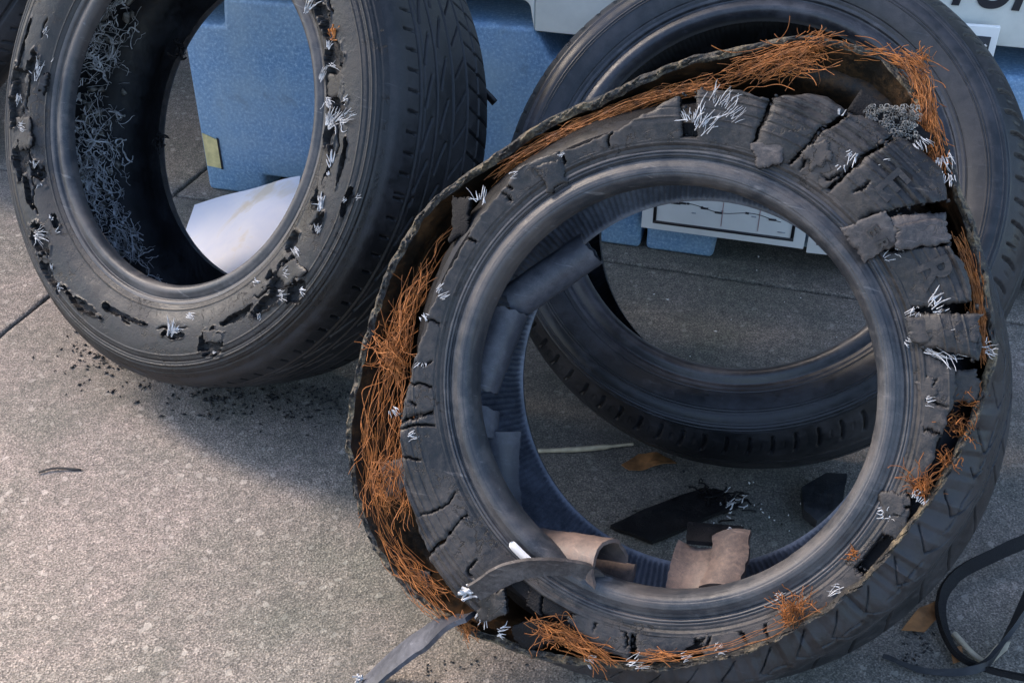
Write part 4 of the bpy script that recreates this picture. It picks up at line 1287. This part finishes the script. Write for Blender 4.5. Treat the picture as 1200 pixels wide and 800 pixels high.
for i, (p, w_, dpx, n, L, sp_) in enumerate([((1140, 470), -.006, (1115, 440), 34, .022, .006), ((1130, 510), -.002, (1100, 470), 40, .024, .006), ((1115, 545), .004, (1095, 515), 36, .02, .005),
                                             ((1082, 575), .010, (1078, 530), 60, .030, .004), ((930, 722), .016, (920, 690), 80, .028, .006), ((1000, 650), .006, (990, 640), 20, .012, .003),
                                             ((950, 55), -.045, (975, 90), 46, .026, .007), ((1080, 72), -.044, (1095, 40), 26, .016, .004), ((450, 400), -.02, (470, 440), 60, .05, .009), ((640, 735), .016, (665, 760), 40, .03, .005)]):
    c0 = pp(p, w_); d_ = pp(dpx, w_ + .005) - c0; d_ /= np.linalg.norm(d_)
    v, f = threads(n, c0, (0, 0, 1), sp_, L, .00038, .32, d_, segs=10, sides=3, seed=500 + i, lay=.45, up=.4)
    TF.add('rusty_cord_tuft', v, f, M_CORD, clamp=False)
# white threads and pale ply along the tears
WT = [((808, 140), 10, .02, (800, 100)), ((822, 148), 16, .034, (852, 106)), ((848, 128), 26, .034, (872, 100)), ((985, 135), 4, .010, (988, 125)), ((1000, 180), 7, .012, (990, 195)), ((985, 195), 5, .008, (980, 210)),
      ((1030, 193), 6, .012, (1060, 182)), ((1050, 290), 8, .010, (1060, 285)), ((1038, 305), 5, .01, (1050, 300)), ((1095, 360), 14, .018, (1110, 350)), ((1075, 365), 8, .012, (1065, 375)), ((1090, 400), 18, .034, (1125, 408)),
      ((1065, 397), 8, .012, (1075, 405)), ((1118, 416), 8, .016, (1122, 422)), ((1155, 408), 8, .014, (1172, 408)), ((1085, 470), 6, .012, (1100, 470)), ((1075, 585), 12, .010, (1085, 575)), ((1030, 602), 8, .020, (1050, 608)), ((1105, 185), 12, .02, (1110, 215)),
      ((1075, 165), 12, .02, (1095, 190)), ((1110, 205), 10, .014, (1108, 230)), ((515, 345), 12, .014, (520, 340)), ((495, 370), 7, .010, (500, 380)), ((495, 425), 7, .010, (492, 432)), ((460, 480), 6, .012, (465, 490)), ((480, 512), 6, .012, (495, 505)),
      ((562, 235), 8, .02, (560, 222)), ((600, 205), 4, .01, (603, 202)), ((655, 183), 4, .008, (660, 180)), ((565, 722), 9, .012, (560, 730)), ((585, 740), 8, .016, (605, 745)), ((690, 772), 8, .012, (700, 780)), ((910, 698), 4, .012, (930, 690)), ((985, 690), 8, .018, (975, 697)), ((1040, 606), 5, .014, (1050, 610)), ((840, 762), 8, .014, (860, 755)), ((740, 778), 8, .02, (770, 775)), ((800, 770), 6, .016, (815, 765))]
for i, (p, n, L, dp) in enumerate(WT):
    r0, dg = pxr(p); wz = float(wF(r0)) + .001
    c0 = pp(p, wz); d_ = pp(dp, wz + .002) - c0; d_ /= np.linalg.norm(d_) + 1e-9
    v, f = comb(max(4, int(n * (1.3 if n < 20 else 1.1))), c0, d_, .0012 * n if n < 20 else .034, L * (.8 if n < 20 else .52), .00050 if n < 20 else .00034, 700 + i, messy=(.06 if n >= 20 else .14) if n > 9 else .45)
    TF.add('thread_tuft', v, f, M_WHITE, clamp=False)
# knitted grey ply behind the top right slabs
arr = []
g = np.random.default_rng(9)
c0 = pp((1045, 142), -.022)
for k_ in range(340):
    q_ = pp((g.uniform(1012, 1078), g.uniform(124, 166)), g.uniform(-.028, -.016))
    a = np.linspace(0, 2 * math.pi * g.uniform(.5, 1), 8); rr = g.uniform(.0010, .0024)
    arr.append(tube(q_ + np.stack([rr * np.cos(a), rr * np.sin(a), .001 * np.sin(3 * a)], -1), .0005, 4))
v, f = join_arrays(arr)
tag(TF.add('knitted_ply', v, f, M_KNIT, clamp=False), kind='stuff')
v, f = ribbon([pp((1000, 118), -.024), pp((1045, 145), -.026), pp((1085, 172), -.024)], [(.4, .8, 0)] * 3, .024, .003, .003, 19, 20, 6)
TF.add('exposed_ply', v, f, M_DARK)

# ------------------------------------------------------------------ small things on the ground
# pale sheet behind the left tyre
d = ray((352, 207)); BN = np.array([math.sin(BANG), -math.cos(BANG), 0])
t = ((BA + BN * .03 - CO) @ BN) / (d @ BN); q1 = CO + d * t
p0 = on_ground((228, 240), .004); p3 = on_ground((217, 272), .003)
dl = (p3 - p0) * 3.6; dl[2] = 0
q1 = q1
nu_, nv_ = 24, 18
S, T_ = np.meshgrid(np.linspace(0, 1, nu_), np.linspace(0, 1, nv_), indexing='ij')
V = p0 + (q1 - p0) * S[..., None] + dl * T_[..., None] + np.array([0, 0, 1.0]) * (.003 * np.sin(math.pi * S) * (1 - .4 * T_) - .5 * (q1[2] - .003) * S * T_ + .003 * np.sin(S * 9 + T_ * 5) * S)[..., None]
Vb = V - [0, 0, .0015]
N0 = nu_ * nv_
o = mesh('plastic_sheet', np.vstack([V.reshape(-1, 3), Vb.reshape(-1, 3)]), np.vstack([gridF(nu_, nv_, flip=True), gridF(nu_, nv_, off=N0)]), M_SHEET)
tag(o, 'pale lavender sheet lying on the concrete against the blue barrier', 'sheet')


def scrap(name, pts, z, mat, label, cat, thick=.006, seed=0, warp=.006):
    """ragged flat scrap of material lying on the ground; pts are its outline on the ground"""
    G = np.array([on_ground(p, 0)[:2] for p in pts])
    # densify and roughen
    out = []
    for i in range(len(G)):
        a, b = G[i], G[(i + 1) % len(G)]
        for t in np.linspace(0, 1, 7, endpoint=False): out.append(a + (b - a) * t)
    out = np.array(out); c = out.mean(0)
    k_ = np.arange(len(out))
    out = c + (out - c) * (1 + .025 * n1(k_ * 1.0, .7, seed, 2))[:, None]
    n = len(out); rings = [0, .35, .7, 1.0]
    V = np.vstack([c + (out - c) * q_ for q_ in rings])
    hz = z + warp * (vnoise(np.c_[V, 0 * V[:, 0]], 30, seed + 2, 2) * .5 + .5)
    top = np.c_[V, hz + thick]; bot = np.c_[V, hz]
    F = []
    for k2 in range(3):
        i = np.arange(n); j = (i + 1) % n
        F.append(np.stack([k2 * n + i, (k2 + 1) * n + i, (k2 + 1) * n + j, k2 * n + j], -1))
    F = np.vstack(F); N0 = len(top); i = np.arange(n); j = (i + 1) % n
    sd_ = np.stack([3 * n + i, 3 * n + i + N0, 3 * n + j + N0, 3 * n + j], -1)
    o = mesh(name, np.vstack([top, bot]), np.vstack([F, F[:, ::-1] + N0, sd_]), mat)
    autosmooth(o, 40)
    return tag(o, label, cat)


sc = scrap('rubber_scrap', [(714, 620), (770, 597), (822, 577), (850, 582), (866, 597), (815, 618), (763, 641)], .001, M_DARK,
           'flat black rubber scrap with frayed end lying inside the front tyre hole', 'rubber scrap', seed=3)
arr = [threads(26, on_ground((845, 592), .010), (0, 0, 1), .012, .03, .0011, .3, (.9, .3, .1), seed=901), threads(20, on_ground((828, 583), .01), (0, 0, 1), .01, .02, .0011, .3, (.5, .8, .1), seed=902)]
v, f = join_arrays(arr); mesh('frayed_thread', v, f, M_DARK, sc)
v, f = threads(14, on_ground((852, 592), .012), (0, 0, 1), .008, .014, .0009, .3, (.9, .2, .1), seed=903); mesh('thread_tuft', v, f, M_WHITE, sc)
scrap('rubber_scrap', [(937, 582), (965, 566), (990, 568), (985, 600), (955, 622), (940, 610)], .002, M_TREAD,
      'thick black rubber scrap on the concrete under the rear tyre, right side of the hole', 'rubber scrap', thick=.014, seed=6)
lf = scrap('dry_leaf', [(728, 548), (748, 535), (770, 537), (792, 547), (770, 553), (738, 555)], .001, M_LEAF,
           'curled dry brown leaf lying below the rear tyre', 'leaf', thick=.001, seed=8, warp=.014)
v, f = tube(spl([on_ground((630, 528), .004), on_ground((680, 526), .005), on_ground((742, 520), .004)], 14), [.0032] * 4 + [.0040] * 6 + [.0022] * 4, 6)
tag(mesh('straw_stalk', v, f, M_STRAW), 'pale dry stalk lying on the concrete beside the brown leaf', 'stalk')

# strip of torn bead looping at the lower right
gp = on_ground
v, f = ribbon([gp((1215, 628), .035), gp((1165, 650), .030), gp((1122, 672), .020), gp((1102, 700), .014), gp((1103, 735), .010), gp((1120, 768), .008), gp((1155, 786), .012), gp((1215, 800), .02)],
              [(-.3, .8, .5), (-.2, .8, .5), (-.6, .6, .5), (-.9, 0, .5), (-.9, -.2, .5), (-.6, -.6, .5), (-.2, -.8, .5), (-.2, -.8, .5)], [.018, .017, .014, .009, .009, .009, .010, .010], .006, .001, 31, 80, 6)
lp = mesh('rubber_loop', v, f, M_DARK)
autosmooth(lp, 50)
tag(lp, 'looping strip of black rubber lying on the ground right of the burst tyre', 'rubber strip')
v, f = ribbon([gp((1212, 680), .03), gp((1192, 720), .022), gp((1165, 762), .018), gp((1140, 784), .016), gp((1085, 786), .006), gp((1035, 768), .003)],
              [(.8, .2, .5)] * 3 + [(0, .8, .5)] * 3, [.015, .014, .012, .010, .008, .005], .005, .0012, 33, 60, 5)
lp2 = mesh('rubber_strip', v, f, M_TREAD); autosmooth(lp2, 50)
tag(lp2, 'thin black rubber strip crossing the loop at the lower right', 'rubber strip')
v, f = tube(spl([gp((1118, 742), .006), gp((1140, 766), .008), gp((1158, 778), .007)], 12), .0038, 6)
tag(mesh('bamboo_splinter', v, f, M_STRAW), 'pale splinter lying along the inside of the black rubber loop', 'splinter')
for i, (pts, lab) in enumerate([([(1150, 778), (1165, 762), (1182, 758), (1178, 768), (1160, 782)], 'tan dry leaf caught in the crook of the rubber strips'),
                                ([(1055, 742), (1075, 718), (1100, 705), (1104, 722), (1082, 745)], 'rust brown leaf litter between the burst tyre and the rubber loop'),
                                ([(1112, 765), (1125, 762), (1128, 778), (1115, 782)], 'small orange dry leaf inside the rubber loop')]):
    scrap('dry_leaf', pts, .001, M_LEAF if i else M_STRAW, lab, 'leaf', thick=.001, seed=40 + i, warp=.012)


# rubber crumbs shed under the left tyre, grit and pale flecks
def crumbs(lst, zs, name, mat, label, seed):
    g = np.random.default_rng(seed); out = []
    for (x0, x1, y0, y1, n, s0, s1) in lst:
        for k_ in range(n):
            p = gp((g.normal((x0 + x1) / 2, (x1 - x0) / 4), g.normal((y0 + y1) / 2, (y1 - y0) / 4)), 0)
            s_ = g.uniform(s0, s1)
            v = g.normal(size=(6, 3)); v = np.array([(1, 0, 0), (-1, 0, 0), (0, 1, 0), (0, -1, 0), (0, 0, 1), (0, 0, -1)], float) * g.uniform(.4, 1.3, size=(6, 1)) + .15 * v
            a = g.uniform(0, 6.3); Rz = np.array([(math.cos(a), -math.sin(a), 0), (math.sin(a), math.cos(a), 0), (0, 0, 1)])
            v = (v * (1.3, .7, .5)) @ Rz.T * s_ + p + [0, 0, s_ * .4]
            f = np.array([(0, 2, 4), (2, 1, 4), (1, 3, 4), (3, 0, 4), (2, 0, 5), (1, 2, 5), (3, 1, 5), (0, 3, 5)])
            out.append((v, f))
    V, F = join_arrays(out)
    return tag(mesh(name, V, F, mat, smooth=False), label, kind='stuff')


crumbs([(60, 170, 385, 445, 110, .0012, .0042), (170, 400, 440, 490, 210, .0012, .0045), (350, 420, 450, 480, 50, .001, .004), (90, 380, 430, 470, 70, .001, .003), (300, 410, 470, 510, 40, .001, .003),
        (700, 900, 560, 640, 50, .001, .003), (1030, 1120, 740, 790, 40, .001, .003), (460, 620, 760, 800, 30, .001, .0025)], 0, 'rubber_crumbs', M_CRUMB, 'black rubber crumbs shed on the concrete', 21)
crumbs([(700, 1000, 320, 440, 14, .001, .003), (780, 960, 560, 630, 26, .001, .0026), (860, 870, 610, 640, 4, .0015, .003)], 0, 'pale_flecks', M_LABEL, 'pale flecks scattered on the concrete', 22)
v, f = ribbon([gp((45, 553), .003), gp((65, 548), .004), gp((95, 550), .002)], [(.1, 1, .1)] * 3, .003, .001, .001, 3, 12, 3)
tag(mesh('twig', v, f, M_CRUMB), 'thin dark twig lying alone on the bare concrete', 'twig')
